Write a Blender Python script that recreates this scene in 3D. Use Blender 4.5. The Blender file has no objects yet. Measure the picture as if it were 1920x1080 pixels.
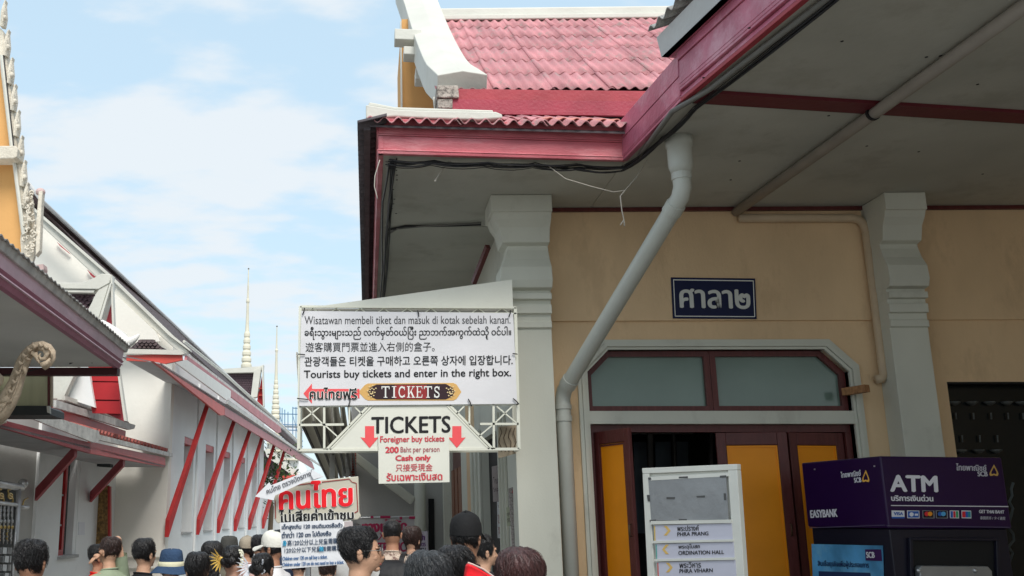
import bpy, math, random
from mathutils import Vector, Matrix, noise
random.seed(7)
S = bpy.context.scene
COL = S.collection
R = math.radians
# ------------------------------------------------------------------ camera
EYE = Vector((0, 0, 1.75))
FPX, CX, CY = 1843.0, 640.0, 540.0          # the photo is an off-centre crop: lens shift below
PITCH, YAW, ROLL = R(13.0), R(1.45), R(0.1)
FW = Vector((-math.sin(YAW)*math.cos(PITCH), math.cos(YAW)*math.cos(PITCH), math.sin(PITCH)))
_r0 = Vector((math.cos(YAW), math.sin(YAW), 0)); _u0 = _r0.cross(FW)
RT = _r0*math.cos(ROLL) + _u0*math.sin(ROLL); UP = _u0*math.cos(ROLL) - _r0*math.sin(ROLL)
cam = bpy.data.cameras.new('camera'); camo = bpy.data.objects.new('camera', cam); COL.objects.link(camo)
cam.sensor_width = 36; cam.lens = FPX/1920*36; cam.shift_x = 320/1920; cam.clip_start = .1; cam.clip_end = 4000
mw = Matrix((( RT.x, UP.x, -FW.x, EYE.x), (RT.y, UP.y, -FW.y, EYE.y), (RT.z, UP.z, -FW.z, EYE.z), (0, 0, 0, 1)))
camo.matrix_world = mw
S.camera = camo
# ------------------------------------------------------------------ sky, sun, exposure
SUN_EL, SUN_AZ = R(50), R(165)               # azimuth clockwise from +Y: behind the camera, a little right
w = bpy.data.worlds.new('World'); S.world = w; w.use_nodes = True
nt = w.node_tree; N = nt.nodes; L = nt.links
bg = N['Background']; bg.inputs['Strength'].default_value = 0.105
sky = N.new('ShaderNodeTexSky'); sky.sky_type = 'NISHITA'; sky.sun_disc = False
sky.sun_elevation = SUN_EL; sky.sun_rotation = SUN_AZ; sky.air_density = 1.1; sky.dust_density = 1.0
tc = N.new('ShaderNodeTexCoord'); sep = N.new('ShaderNodeSeparateXYZ'); L.new(tc.outputs['Generated'], sep.inputs[0])
ad = N.new('ShaderNodeMath'); ad.operation = 'ADD'; ad.inputs[1].default_value = .22; 
mx0 = N.new('ShaderNodeMath'); mx0.operation = 'MAXIMUM'; mx0.inputs[1].default_value = 0.0
L.new(sep.outputs[2], mx0.inputs[0]); L.new(mx0.outputs[0], ad.inputs[0])
dx = N.new('ShaderNodeMath'); dx.operation = 'DIVIDE'; L.new(sep.outputs[0], dx.inputs[0]); L.new(ad.outputs[0], dx.inputs[1])
dy = N.new('ShaderNodeMath'); dy.operation = 'DIVIDE'; L.new(sep.outputs[1], dy.inputs[0]); L.new(ad.outputs[0], dy.inputs[1])
cb = N.new('ShaderNodeCombineXYZ'); L.new(dx.outputs[0], cb.inputs[0]); L.new(dy.outputs[0], cb.inputs[1])
mp = N.new('ShaderNodeMapping'); mp.inputs['Rotation'].default_value = (0, 0, R(-28)); mp.inputs['Scale'].default_value = (1.0, 1.7, 1); mp.inputs['Location'].default_value = (3.2, 1.3, 0)
L.new(cb.outputs[0], mp.inputs['Vector'])
nz = N.new('ShaderNodeTexNoise'); nz.inputs['Scale'].default_value = 1.7; nz.inputs['Detail'].default_value = 7; nz.inputs['Roughness'].default_value = .5; nz.inputs['Distortion'].default_value = .25
L.new(mp.outputs[0], nz.inputs['Vector'])
nz2 = N.new('ShaderNodeTexNoise'); nz2.inputs['Scale'].default_value = 5.5; nz2.inputs['Detail'].default_value = 8; nz2.inputs['Roughness'].default_value = .5
L.new(mp.outputs[0], nz2.inputs['Vector'])
mm = N.new('ShaderNodeMath'); mm.operation = 'MULTIPLY_ADD'; mm.inputs[1].default_value = .75; L.new(nz2.outputs[0], mm.inputs[0]); L.new(nz.outputs[0], mm.inputs[2])
cr = N.new('ShaderNodeValToRGB'); cr.color_ramp.elements[0].position = .76; cr.color_ramp.elements[0].color = (.2, .2, .2, 1)
cr.color_ramp.elements[1].position = 1.02; cr.color_ramp.elements[1].color = (.92, .92, .92, 1); cr.color_ramp.interpolation = 'EASE'
L.new(mm.outputs[0], cr.inputs[0])
mix = N.new('ShaderNodeMixRGB'); mix.inputs[2].default_value = (4.45, 4.75, 5.0, 1)
tint = N.new('ShaderNodeMixRGB'); tint.blend_type = 'MULTIPLY'; tint.inputs[0].default_value = 1; tint.inputs[2].default_value = (1.55, 1.45, 1.2, 1)
L.new(sky.outputs[0], tint.inputs[1])
hz = N.new('ShaderNodeMixRGB'); hz.inputs[0].default_value = .78; hz.inputs[2].default_value = (2.85, 4.15, 5.2, 1); L.new(tint.outputs[0], hz.inputs[1])
L.new(cr.outputs[0], mix.inputs[0]); L.new(hz.outputs[0], mix.inputs[1]); L.new(mix.outputs[0], bg.inputs[0])
sl = bpy.data.lights.new('sun', 'SUN'); sl.energy = 1.8; sl.angle = R(28); sl.color = (1, .96, .9)
so = bpy.data.objects.new('sun', sl); COL.objects.link(so)
sd = Vector((math.sin(SUN_AZ)*math.cos(SUN_EL), math.cos(SUN_AZ)*math.cos(SUN_EL), math.sin(SUN_EL)))
so.rotation_euler = sd.to_track_quat('Z', 'Y').to_euler()
S.view_settings.view_transform = 'Standard'; S.view_settings.look = 'None'; S.view_settings.exposure = 0.86; S.view_settings.gamma = 1
S.view_settings.use_curve_mapping = False

# ------------------------------------------------------------------ helpers
def ray(u, v): return FW + RT*((u-CX)/FPX) + UP*((CY-v)/FPX)
def XP(c): return (Vector((1, 0, 0)), c)
def YP(c): return (Vector((0, 1, 0)), c)
def ZP(c): return (Vector((0, 0, 1)), c)
LA = R(1.97)
LD = Vector((math.sin(LA), math.cos(LA), 0)); LN = Vector((math.cos(LA), -math.sin(LA), 0))   # left hall: along, across
def LS(a): return (LN, -a)
def LF(d): return (LD, d)
def lp(a, d, z): return LN*(-a) + LD*d + Vector((0, 0, z))
def VPL(p, q):
    t = (q-p); t.z = 0; n = Vector((-t.y, t.x, 0)).normalized(); return (n, n.dot(p))
def P(u, v, pl):
    n, c = pl; d = ray(u, v); return EYE + d*((c-n.dot(EYE))/n.dot(d))
def away(pl):
    n, c = pl; return n if (c-n.dot(EYE)) > 0 else -n

class MB:
    def __init__(s): s.v = []; s.f = []; s.smooth = False
    def add(s, vs, fs):
        b = len(s.v); s.v += [Vector(x) for x in vs]; s.f += [tuple(i+b for i in f) for f in fs]; return s
    def box(s, a, b):
        x0, y0, z0 = a; x1, y1, z1 = b
        return s.add([(x0,y0,z0),(x1,y0,z0),(x1,y1,z0),(x0,y1,z0),(x0,y0,z1),(x1,y0,z1),(x1,y1,z1),(x0,y1,z1)],
                     [(0,3,2,1),(4,5,6,7),(0,1,5,4),(1,2,6,5),(2,3,7,6),(3,0,4,7)])
    def prism(s, poly, ext):
        n = len(poly); poly = [Vector(p) for p in poly]
        return s.add(poly+[p+ext for p in poly], [tuple(range(n))[::-1], tuple(range(n, 2*n))]+[(i, (i+1) % n, (i+1) % n+n, i+n) for i in range(n)])
    def slab(s, px, pl, th, off=0.0):
        """polygon seen at pixels px on plane pl, th thick away from the eye, front face lifted by off"""
        a = away(pl); return s.prism([P(u, v, pl)-a*off for u, v in px], a*th)
    def obox(s, c, ax, ay, az):
        c = Vector(c); vs = []
        for k in (-1, 1):
            for i, j in ((-1,-1),(1,-1),(1,1),(-1,1)): vs.append(c+ax*i+ay*j+az*k)
        return s.add(vs, [(0,3,2,1),(4,5,6,7),(0,1,5,4),(1,2,6,5),(2,3,7,6),(3,0,4,7)])
    def beam(s, p, q, wd, ht, up=Vector((0,0,1))):
        p = Vector(p); q = Vector(q); d = (q-p); l = d.length; d.normalize()
        sx = d.cross(up).normalized(); uz = sx.cross(d).normalized()
        return s.obox((p+q)/2, sx*wd/2, d*l/2, uz*ht/2)
    def tube(s, path, r, seg=10, caps=True):
        path = [Vector(p) for p in path]; n = len(path); rr = r if isinstance(r, (list, tuple)) else [r]*n
        b = len(s.v); up = None
        for i, p in enumerate(path):
            t = (path[min(i+1, n-1)]-path[max(i-1, 0)]).normalized()
            if up is None: up = Vector((0,0,1)) if abs(t.z) < .9 else Vector((1,0,0))
            x = t.cross(up).normalized(); up = x.cross(t).normalized()
            for k in range(seg):
                a = 2*math.pi*k/seg; s.v.append(p+(x*math.cos(a)+up*math.sin(a))*rr[i])
        for i in range(n-1):
            for k in range(seg):
                k2 = (k+1) % seg; s.f.append((b+i*seg+k, b+i*seg+k2, b+(i+1)*seg+k2, b+(i+1)*seg+k))
        if caps: s.f.append(tuple(b+k for k in range(seg))[::-1]); s.f.append(tuple(b+(n-1)*seg+k for k in range(seg)))
        return s
    def rings(s, rs, cap=True):
        b = len(s.v); m = len(rs[0]); n = len(rs)
        for r in rs: s.v += [Vector(p) for p in r]
        for i in range(n-1):
            for k in range(m):
                k2 = (k+1) % m; s.f.append((b+i*m+k, b+i*m+k2, b+(i+1)*m+k2, b+(i+1)*m+k))
        if cap: s.f.append(tuple(b+k for k in range(m))[::-1]); s.f.append(tuple(b+(n-1)*m+k for k in range(m)))
        return s
    def lathe(s, c, prof, seg=20):
        c = Vector(c)
        return s.rings([[c+Vector((r*math.cos(2*math.pi*k/seg), r*math.sin(2*math.pi*k/seg), z)) for k in range(seg)] for r, z in prof])
    def ell(s, c, r, seg=12, st=8, M=None):
        c = Vector(c); rs = []
        for i in range(st+1):
            t = math.pi*(i/st); t = min(max(t, .04), math.pi-.04); rs.append([c+Vector((r[0]*math.sin(t)*math.cos(2*math.pi*k/seg), r[1]*math.sin(t)*math.sin(2*math.pi*k/seg), -r[2]*math.cos(t))) for k in range(seg)])
        return s.rings(rs)
    def corr(s, o, U, V, Nn, pitch, amp, th=.008, per=8):
        """corrugated sheet: waves across U, running along V"""
        o = Vector(o); n = max(2, int(round(U.length/pitch*per))); b = len(s.v)
        for lay in (0, 1):
            for j in (0, 1):
                for i in range(n+1):
                    t = i/n; h = amp*math.sin(2*math.pi*t*U.length/pitch)
                    s.v.append(o+U*t+V*j+Nn*(h-lay*th))
        m = n+1
        for i in range(n):
            s.f.append((b+i, b+i+1, b+m+i+1, b+m+i)); s.f.append((b+2*m+i, b+3*m+i, b+3*m+i+1, b+2*m+i+1))
            s.f.append((b+i, b+2*m+i, b+2*m+i+1, b+i+1)); s.f.append((b+m+i, b+m+i+1, b+3*m+i+1, b+3*m+i))
        s.f.append((b, b+m, b+3*m, b+2*m)); s.f.append((b+n, b+2*m+n, b+3*m+n, b+m+n))
        return s

WL = {}
def wloc(o): return WL.get(o.name, Vector((0,0,0)))
def obj(name, mb, mat, parent=None, smooth=False, label=None, cat=None, group=None, kind=None, bevel=0, local=False):
    me = bpy.data.meshes.new(name)
    if parent is not None: org = wloc(parent)
    elif local or not mb.v: org = Vector((0,0,0))
    else:
        xs = [v.x for v in mb.v]; ys = [v.y for v in mb.v]; zs = [v.z for v in mb.v]
        org = Vector(((min(xs)+max(xs))/2, (min(ys)+max(ys))/2, min(zs)))
    if local: org = Vector((0,0,0))
    me.from_pydata([tuple(v-org) for v in mb.v], [], mb.f); me.materials.append(mat); me.update()
    import bmesh
    bm = bmesh.new(); bm.from_mesh(me); bmesh.ops.recalc_face_normals(bm, faces=bm.faces); bm.to_mesh(me); bm.free()
    if smooth:
        for p in me.polygons: p.use_smooth = True
    o = bpy.data.objects.new(name, me); COL.objects.link(o)
    if parent is not None: o.parent = parent; WL[o.name] = wloc(parent)
    else: o.location = org; WL[o.name] = org
    if bevel:
        md = o.modifiers.new('bevel', 'BEVEL'); md.width = bevel; md.segments = 2; md.limit_method = 'ANGLE'; md.angle_limit = R(40)
    for k, val in (('label', label), ('category', cat), ('group', group), ('kind', kind)):
        if val: o[k] = val
    return o
def root(name, loc, label, cat, group=None, rz=0):
    o = bpy.data.objects.new(name, None); COL.objects.link(o); o.location = loc; o.rotation_euler = (0, 0, rz); o.empty_display_size = .2
    WL[o.name] = Vector(loc); o['label'] = label; o['category'] = cat
    if group: o['group'] = group
    return o
def inst(src, name, parent, M):
    """another copy of a piece, sharing its mesh"""
    c = bpy.data.objects.new(name, src); COL.objects.link(c); c.parent = parent
    c.matrix_local = Matrix.Translation(-wloc(parent)) @ M; WL[c.name] = wloc(parent); return c
def rawmesh(name, mb, mat, smooth=False):
    me = bpy.data.meshes.new(name); me.from_pydata([tuple(v) for v in mb.v], [], mb.f); me.materials.append(mat); me.update()
    if smooth:
        for p in me.polygons: p.use_smooth = True
    return me

MATS = {}
def mat(name, col, rough=.6, bump=.15, bs=40, var=.12, vs=3, dirt=0, dcol=(.05,.045,.04), ds=6, metal=0, stretch=(1,1,1), spec=.32, dpos=.55, emit=0, coat=0):
    if name in MATS: return MATS[name]
    m = bpy.data.materials.new(name); MATS[name] = m; m.use_nodes = True; t = m.node_tree; n = t.nodes; l = t.links
    b = n['Principled BSDF']; b.inputs['Roughness'].default_value = rough; b.inputs['Metallic'].default_value = metal; b.inputs['Specular IOR Level'].default_value = spec
    if coat: b.inputs['Coat Weight'].default_value = coat
    g = n.new('ShaderNodeNewGeometry'); mp = n.new('ShaderNodeMapping'); mp.inputs['Scale'].default_value = stretch; l.new(g.outputs['Position'], mp.inputs[0])
    nz = n.new('ShaderNodeTexNoise'); nz.inputs['Scale'].default_value = vs; nz.inputs['Detail'].default_value = 5; l.new(mp.outputs[0], nz.inputs[0])
    mr = n.new('ShaderNodeMapRange'); mr.inputs[1].default_value = .3; mr.inputs[2].default_value = .7; mr.inputs[3].default_value = 1-var; mr.inputs[4].default_value = 1+var; l.new(nz.outputs[0], mr.inputs[0])
    mu = n.new('ShaderNodeMixRGB'); mu.blend_type = 'MULTIPLY'; mu.inputs[0].default_value = 1; mu.inputs[1].default_value = (*col, 1); l.new(mr.outputs[0], mu.inputs[2])
    out = mu.outputs[0]
    if dirt:
        nd = n.new('ShaderNodeTexNoise'); nd.inputs['Scale'].default_value = ds; nd.inputs['Detail'].default_value = 9; nd.inputs['Roughness'].default_value = .7; l.new(mp.outputs[0], nd.inputs[0])
        rr = n.new('ShaderNodeValToRGB'); rr.color_ramp.elements[0].position = dpos; rr.color_ramp.elements[1].position = dpos+.13
        rr.color_ramp.elements[1].color = (dirt,)*3+(1,); l.new(nd.outputs[0], rr.inputs[0])
        mi = n.new('ShaderNodeMixRGB'); mi.inputs[2].default_value = (*dcol, 1); l.new(rr.outputs[0], mi.inputs[0]); l.new(out, mi.inputs[1]); out = mi.outputs[0]
    l.new(out, b.inputs['Base Color'])
    if emit:
        l.new(out, b.inputs['Emission Color']); b.inputs['Emission Strength'].default_value = emit
    if bump:
        nb = n.new('ShaderNodeTexNoise'); nb.inputs['Scale'].default_value = bs; nb.inputs['Detail'].default_value = 4; l.new(mp.outputs[0], nb.inputs[0])
        bp = n.new('ShaderNodeBump'); bp.inputs['Strength'].default_value = bump; bp.inputs['Distance'].default_value = .02; l.new(nb.outputs[0], bp.inputs['Height']); l.new(bp.outputs[0], b.inputs['Normal'])
    return m
def flat(name, col, rough=.6, spec=.3, metal=0): return mat(name, col, rough, 0, 1, .03, 8, spec=spec, metal=metal)

wall_or = mat('orange_plaster', (.74, .53, .32), .8, .25, 30, .09, 1.2, .4, (.50,.34,.20), 1.6, dpos=.53, stretch=(1.4,1.4,.6))
white_pl = mat('grey_white_plaster', (.61, .61, .53), .7, .07, 60, .07, 1.5, .45, (.42,.41,.35), 2.2, dpos=.56, stretch=(1,1,.6))
soffit_m = mat('grey_soffit_board', (.47, .465, .41), .85, .15, 18, .12, .8, .5, (.33,.31,.26), 1.3, dpos=.54)
fascia_m = mat('faded_red_paint', (.52, .125, .15), .42, .25, 30, .2, 2.4, .55, (.66,.30,.32), 1.3, stretch=(1,1,5), dpos=.5)
fasciaB_m = mat('purple_red_paint', (.46, .13, .19), .35, .25, 25, .2, 2.5, .55, (.66,.38,.44), 1.5, dpos=.5)
fascia_dk = mat('deep_red_paint', (.36, .045, .06), .5, .2, 30, .15, 3, .2, (.12,.02,.02), 5)
tile_m = mat('pink_corrugated_sheet', (.52, .235, .25), .8, .5, 60, .25, 2.5, .8, (.33,.27,.25), 7, dpos=.53, stretch=(1.5,.5,.5))
moss_m = mat('mossy_cement', (.42, .38, .33), .9, .6, 50, .3, 8, .8, (.06,.055,.05), 14, dpos=.48)
dkcorr = mat('dark_corrugated', (.09, .075, .08), .8, .3, 40, .25, 6)
gcorr = mat('grey_corrugated', (.36, .35, .33), .8, .5, 50, .3, 7, .7, (.08,.075,.07), 9)
white_p = mat('white_barge_paint', (.60, .59, .53), .55, .2, 20, .06, 2, .4, (.50,.48,.42), 3, dpos=.62)
pvc = mat('grey_pvc', (.50, .51, .46), .35, .05, 10, .05, 3, .2, (.33,.33,.29), 4, dpos=.6)
beige_pvc = mat('beige_painted_pipe', (.56, .43, .29), .5, .1, 20, .08, 5)
greypipe = mat('brown_grey_pipe', (.36, .325, .285), .5, .1, 20, .08, 5)
maroon = mat('maroon_wood', (.115, .028, .026), .35, .2, 20, .18, 5, stretch=(6,6,1))
orange_p = mat('orange_panel', (.92, .315, .008), .45, .1, 20, .07, 2)
frost = mat('frosted_glass', (.15, .215, .18), .16, .05, 6, .12, 1.2, spec=.6)
black_m = mat('black_interior', (.008, .008, .009), .6, 0, 1, .1)
blackcab = mat('black_cable', (.018, .018, .02), .5, .1, 50, .2)
wirewhite = mat('old_white_wire', (.42, .39, .34), .5, 0)
navy = flat('navy_enamel', (.006, .010, .05), .4, .25)
offw = flat('offwhite_print', (.82, .82, .78))
cream = mat('cream_steel', (.72, .72, .62), .45, .05, 20, .05, 3, .5, (.40,.27,.16), 18, dpos=.66)
cream_d = mat('cream_board', (.72, .72, .64), .55, .05, 20, .04, 2, .35, (.50,.46,.38), 5, dpos=.6)
vinyl = mat('white_vinyl', (.74, .73, .75), .4, .7, 2.5, .03, 1.5, .25, (.55,.52,.50), 3, dpos=.6)
paper = mat('white_paper', (.72, .73, .76), .6, .35, 7, .03, 2)
blk = flat('black_print', (.012, .012, .014)); redp = flat('red_print', (.78, .035, .04)); pinkred = flat('faded_red_print', (.62, .07, .09))
bluep = flat('blue_print', (.02, .12, .32)); cyanp = flat('cyan_print', (.05, .4, .65)); gold = flat('gold_print', (.70, .42, .14))
arrow_r = flat('arrow_red', (.85, .10, .11)); dkred = flat('dark_red_print', (.30, .03, .03)); nearblk = flat('brown_black_print', (.035, .015, .02))
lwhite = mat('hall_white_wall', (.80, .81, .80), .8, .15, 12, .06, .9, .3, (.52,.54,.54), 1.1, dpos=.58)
lcream = mat('hall_cream_wall', (.80, .77, .70), .8, .15, 12, .05, .9, .3, (.52,.49,.43), 1.4, dpos=.6)
coral = mat('coral_red_paint', (.60, .085, .065), .45, .15, 20, .12, 3, .3, (.45,.05,.05), 4)
strutred = mat('strut_red_paint', (.42, .03, .03), .4, .15, 20, .15, 4)
pinkf = mat('pink_faded_fascia', (.46, .17, .18), .5, .15, 20, .12, 2, .3, (.58,.32,.32), 3)
purplef = mat('purple_faded_fascia', (.66, .46, .52), .5, .2, 20, .12, 2.5, .4, (.36,.2,.25), 4, dpos=.58)
dktile = mat('dark_brown_tile', (.075, .05, .05), .6, .5, 30, .4, 12)
pltile = mat('purple_brown_tile', (.12, .075, .09), .45, .3, 30, .35, 10)
gutter = mat('weathered_grey_gutter', (.58, .57, .54), .7, .4, 30, .2, 6, .5, (.12,.12,.11), 8, dpos=.56)
carve = mat('beige_carved_plaster', (.55, .44, .32), .7, .5, 45, .12, 8, .4, (.25,.18,.12), 12, dpos=.56)
carvew = mat('cream_carved_plaster', (.66, .60, .50), .7, .5, 45, .12, 8, .3, (.35,.30,.24), 12, dpos=.58)
orange_w = mat('warm_orange_gable', (.66, .36, .13), .8, .2, 10, .08, 1.5)
steel = mat('stainless_steel', (.60, .60, .60), .42, .05, 10, .1, 6, metal=.85)
brass = mat('brass_scroll', (.62, .45, .18), .3, .1, 10, .1, 6, metal=.8)
purple = mat('atm_purple', (.021, .004, .045), .28, .03, 10, .08, 2, spec=.3)
darkcab = mat('atm_dark_cabinet', (.012, .011, .022), .35, .03, 10, .1, 2)
skins = [mat('skin_%s' % n, c, .5, .1, 60, .08, 20) for n, c in (('tan', (.42,.215,.135)), ('light', (.56,.33,.22)), ('brown', (.30,.145,.085)), ('pink', (.62,.37,.27)))]
def hairm(n, c, r=.38): return mat('hair_'+n, c, r, .7, 55, .45, 45, stretch=(1.6,1.6,.5), spec=.5)
h_black = hairm('black', (.009, .008, .009)); h_brown = hairm('dark_brown', (.035,.018,.015)); h_red = hairm('reddish_brown', (.060,.024,.023)); h_grey = hairm('greying', (.040,.043,.047)); h_streak = hairm('grey_streak', (.22,.22,.23))
def cloth(n, c, r=.85): return mat('cloth_'+n, c, r, .5, 9, .08, 6)
ground_m = mat('concrete_paving', (.27, .26, .24), .85, .4, 25, .15, 1.2, .4, (.18,.17,.16), 2)

# ------------------------------------------------------------------ lettering
def glyphs(s, bold=0):
    cu = bpy.data.curves.new('tmp', 'FONT'); cu.body = s; cu.size = 1; cu.resolution_u = 3
    if bold: cu.offset = bold
    o = bpy.data.objects.new('tmp', cu); COL.objects.link(o); bpy.context.view_layer.update()
    me = bpy.data.meshes.new_from_object(o.evaluated_get(bpy.context.evaluated_depsgraph_get()))
    vs = [v.co.copy() for v in me.vertices]; fs = [tuple(p.vertices) for p in me.polygons]
    bpy.data.objects.remove(o); bpy.data.curves.remove(cu); bpy.data.meshes.remove(me); return vs, fs
def quadmap(q, x, y):
    (ax, ay), (bx, by), (cx, cy), (dx_, dy_) = q     # TL TR BR BL, y up
    tx, ty = ax+(bx-ax)*x, ay+(by-ay)*x; ux, uy = dx_+(cx-dx_)*x, dy_+(cy-dy_)*x
    return ux+(tx-ux)*y, uy+(ty-uy)*y
def lettering(parent, s, q, pl, m, bold=0, off=.004, obold=0, name='lettering'):
    if len(q) == 2: (a, b), (c, d) = q; q = [(a, b), (c, b), (c, d), (a, d)]
    vs, fs = glyphs(s, obold)
    x0 = min(v.x for v in vs); x1 = max(v.x for v in vs); y0 = min(v.y for v in vs); y1 = max(v.y for v in vs)
    mb = MB(); a = away(pl)
    sh = [(0, 0)] if not bold else [(-bold, 0), (bold, 0), (0, bold*.6), (0, -bold*.6)]
    for k, (sx, sy) in enumerate(sh):
        pts = []
        for v in vs:
            u, w_ = quadmap(q, (v.x-x0)/(x1-x0), (v.y-y0)/(y1-y0)); pts.append(P(u+sx, w_+sy, pl)-a*(off+k*.0006))
        mb.add(pts, fs)
    return obj(name, mb, m, parent)
def patch(parent, px, pl, m, off=.003, th=.001, name='print_panel'):
    return obj(name, MB().slab(px, pl, th, off), m, parent)
def arrow_left(q):   # px rect -> left arrow polygon
    (x0, y0), (x1, y1) = q; h = (y1-y0); ym = (y0+y1)/2; hx = x0+h*.42
    return [(x0, ym), (hx, y0), (hx, y0+h*.27), (x1, y0+h*.27), (x1, y1-h*.27), (hx, y1-h*.27), (hx, y1)]

# ================================================================== SETTING
g = MB(); g.add([(-300,-60,0),(300,-60,0),(300,700,0),(-300,700,0)], [(0,1,2,3)])
obj('ground', g, ground_m, kind='structure')
pv = MB()
for i in range(-8, 9):
    for j in range(0, 22): pv.box((i*1.0+.006, j*1.0+.006, .004), (i*1.0+.994, j*1.0+.994, .03+random.random()*.003))
obj('pavement', pv, mat('grey_paving_slab', (.27,.26,.24), .85, .4, 25, .15, 1.0, .3, (.2,.19,.18), 2), kind='structure')

# ================================================================== RIGHT BUILDING (sala)
D = 10.4
ZS = P(1030, 393, YP(D)).z            # soffit height, about 5.03
sala = root('pavilion_building', (5, D, 0), 'orange plastered pavilion with grey columns, red fascias and pink corrugated roof', 'building')
XW = 1.58                              # west wall face
# front wall with openings
ix0 = P(1104, 771, YP(D)).x; ix1 = P(1598, 771, YP(D)).x; zt = P(1300, 656, YP(D)).z
zlin = P(1300, 771, YP(D)).z; zlb = P(1300, 795, YP(D)).z; zmo = P(1300, 602, YP(D)).z
ch = .235
wx0 = P(1775, 715, YP(D)).x; wz = P(1850, 716, YP(D)).z
fw = MB()
fw.box((XW+.3, D, 0), (ix0, D+.22, zmo)); fw.box((ix1, D, 0), (wx0, D+.22, zmo))
fw.box((ix0, D, zt), (ix1, D+.22, zmo)); fw.box((wx0, D, wz), (11, D+.22, zmo)); fw.box((8.9, D, 0), (11, D+.22, wz))
fw.prism([(ix0, D, zt-ch), (ix0, D, zt), (ix0+ch, D, zt)], Vector((0, .22, 0)))
fw.prism([(ix1, D, zt-ch), (ix1, D, zt), (ix1-ch, D, zt)], Vector((0, .22, 0)))
obj('front_wall', fw, wall_or, sala)
up = MB().box((XW+.3, D-.035, zmo), (11, D+.22, ZS-.03)); obj('upper_wall_band', up, wall_or, sala)
obj('ceiling_trim', MB().box((XW+.3, D-.075, ZS-.045), (11, D-.036, ZS-.004)), maroon, sala)
# west wall with openings
ww = MB()
def wy(x): return XW*1891.5/(x-687)
for y0, y1, z0, z1 in ((D, wy(953), 0, ZS), (wy(953), wy(905), 2.75, ZS), (wy(905), wy(866), 0, ZS), (wy(866), wy(846), 3.0, ZS), (wy(846), 21, 0, ZS)):
    ww.box((XW, y0, z0), (XW+.22, y1, z1))
obj('west_wall', ww, white_pl, sala)
obj('orange_wall_strip', MB().box((XW-.004, wy(893), 0), (XW+.05, wy(877), 3.6)), wall_or, sala)
for a, b in ((953, 948), (905, 893)):
    y0, y1 = sorted((wy(a), wy(b)))
    m_ = MB()
    for k in range(3): m_.box((XW-.03-.025*k, y0+(y1-y0)*k/3, 0), (XW-.004, y0+(y1-y0)*(k+1)/3-.01, 2.9))
    obj('door_moulding', m_, white_pl, sala)
obj('black_door', MB().box((XW+.1, wy(953), 0), (XW+.14, wy(905), 2.75)), black_m, sala)
sh = obj('shutter_frame', MB().box((XW+.05, wy(866), .9), (XW+.09, wy(846), 2.95)), maroon, sala)
for k in range(3):
    ya = wy(866)+(wy(846)-wy(866))*(k+.12)/3; yb = wy(866)+(wy(846)-wy(866))*(k+.8)/3
    obj('shutter_panel', MB().box((XW+.0, ya, 1.0), (XW+.06, yb, 2.55)), mat('brown_wood', (.26,.12,.075), .5, .2, 20, .2, 6), sh)
for a in (845, 826): 
    y0 = wy(a); obj('pilaster', MB().box((XW-.12, y0, 0), (XW-.004, y0+.35, ZS-.01)), white_pl, sala)
# end wall of the passage with brace and pipe
ew = MB().box((-.3, 19.8, 0), (XW-.002, 20.0, 4.7)); obj('end_wall', ew, mat('grey_end_wall', (.44,.43,.41), .8, .15, 12, .06, 1), sala)
br = MB(); pl = YP(19.5); br.beam(P(650, 845, pl), P(775, 940, pl), .13, .17); obj('diagonal_drain', br, white_pl, sala, bevel=.03)
obj('far_downpipe', MB().tube([P(787, 905, pl), P(788, 1079, pl), P(788, 1250, pl)], .11, 12), white_pl, sala, smooth=True)
obj('dark_opening', MB().slab([(803, 935), (814, 935), (816, 1090), (805, 1090)], YP(19.75), .02), black_m, sala)

# columns -------------------------------------------------
YC = 10.1
def zc(v, y=YC): return P(1000, v, YP(y)).z
prof = [(1500, 0), (616, 0), (615, .02), (603, .02), (602, .006), (590, .006), (589, .035), (573, .035), (572, .012), (564, .012), (563, .05), (552, .05), (551, .02),
        (546, .02), (543, .075), (530, .095), (505, .085), (488, .04), (470, .01), (462, .005), (458, .06), (445, .075), (432, .09), (420, .13), (409, .15), (408, .17), (380, .17)]
def column(x0, x1, name, flare_right, xs):
    c = MB(); rs = []
    z1500 = 0
    for v, o in prof:
        z = 0 if v == 1500 else zc(v)
        lo, fo, ro = (o*xs, o*1.4, o*.12)
        rs.append([(x0-lo, YC-fo, z), (x1+ro, YC-fo, z), (x1+ro, D+.0, z), (x0-lo, D, z)])
    rs.append([(x0-.17*xs, YC-.238, ZS-.004), (x1+.02, YC-.238, ZS-.004), (x1+.02, D, ZS-.004), (x0-.17*xs, D, ZS-.004)])
    c.rings(rs); return obj(name, c, white_pl, sala, bevel=.006)
cx1 = P(1050, 950, YP(YC)).x; cx0 = P(968, 870, YP(YC)).x
column(cx0, cx1, 'column', False, 1.15)
rx0 = P(1674.3, 660, YP(YC)).x; rx1 = P(1746.5, 660, YP(YC)).x
column(rx0, rx1, 'column', True, .08)
# stained patches on the wall
# soffit --------------------------------------------------
zp = ZP(ZS)
A0 = P(713, 287, zp); A1 = P(1172, 300, zp); B1 = P(1282, 187, zp); B2 = P(1506, 0, zp)
bd = (B2-B1).normalized(); B3 = B2+bd*7.5  # B3: soffit extended out of view, its length set to shade the right side
XE = A0.x
obj('east_shade_wall', MB().box((9.6, 2, 0), (9.8, D-.08, ZS-.003)), wall_or, sala)  # unseen wall, added to keep light off the right side under the canopy
Z3 = Vector((0, 0, .03))
bl = P(1350, 181, zp); brr = P(1918, 217, zp); beam_d = (brr-bl).normalized(); bend = bl+beam_d*6.5
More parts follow.
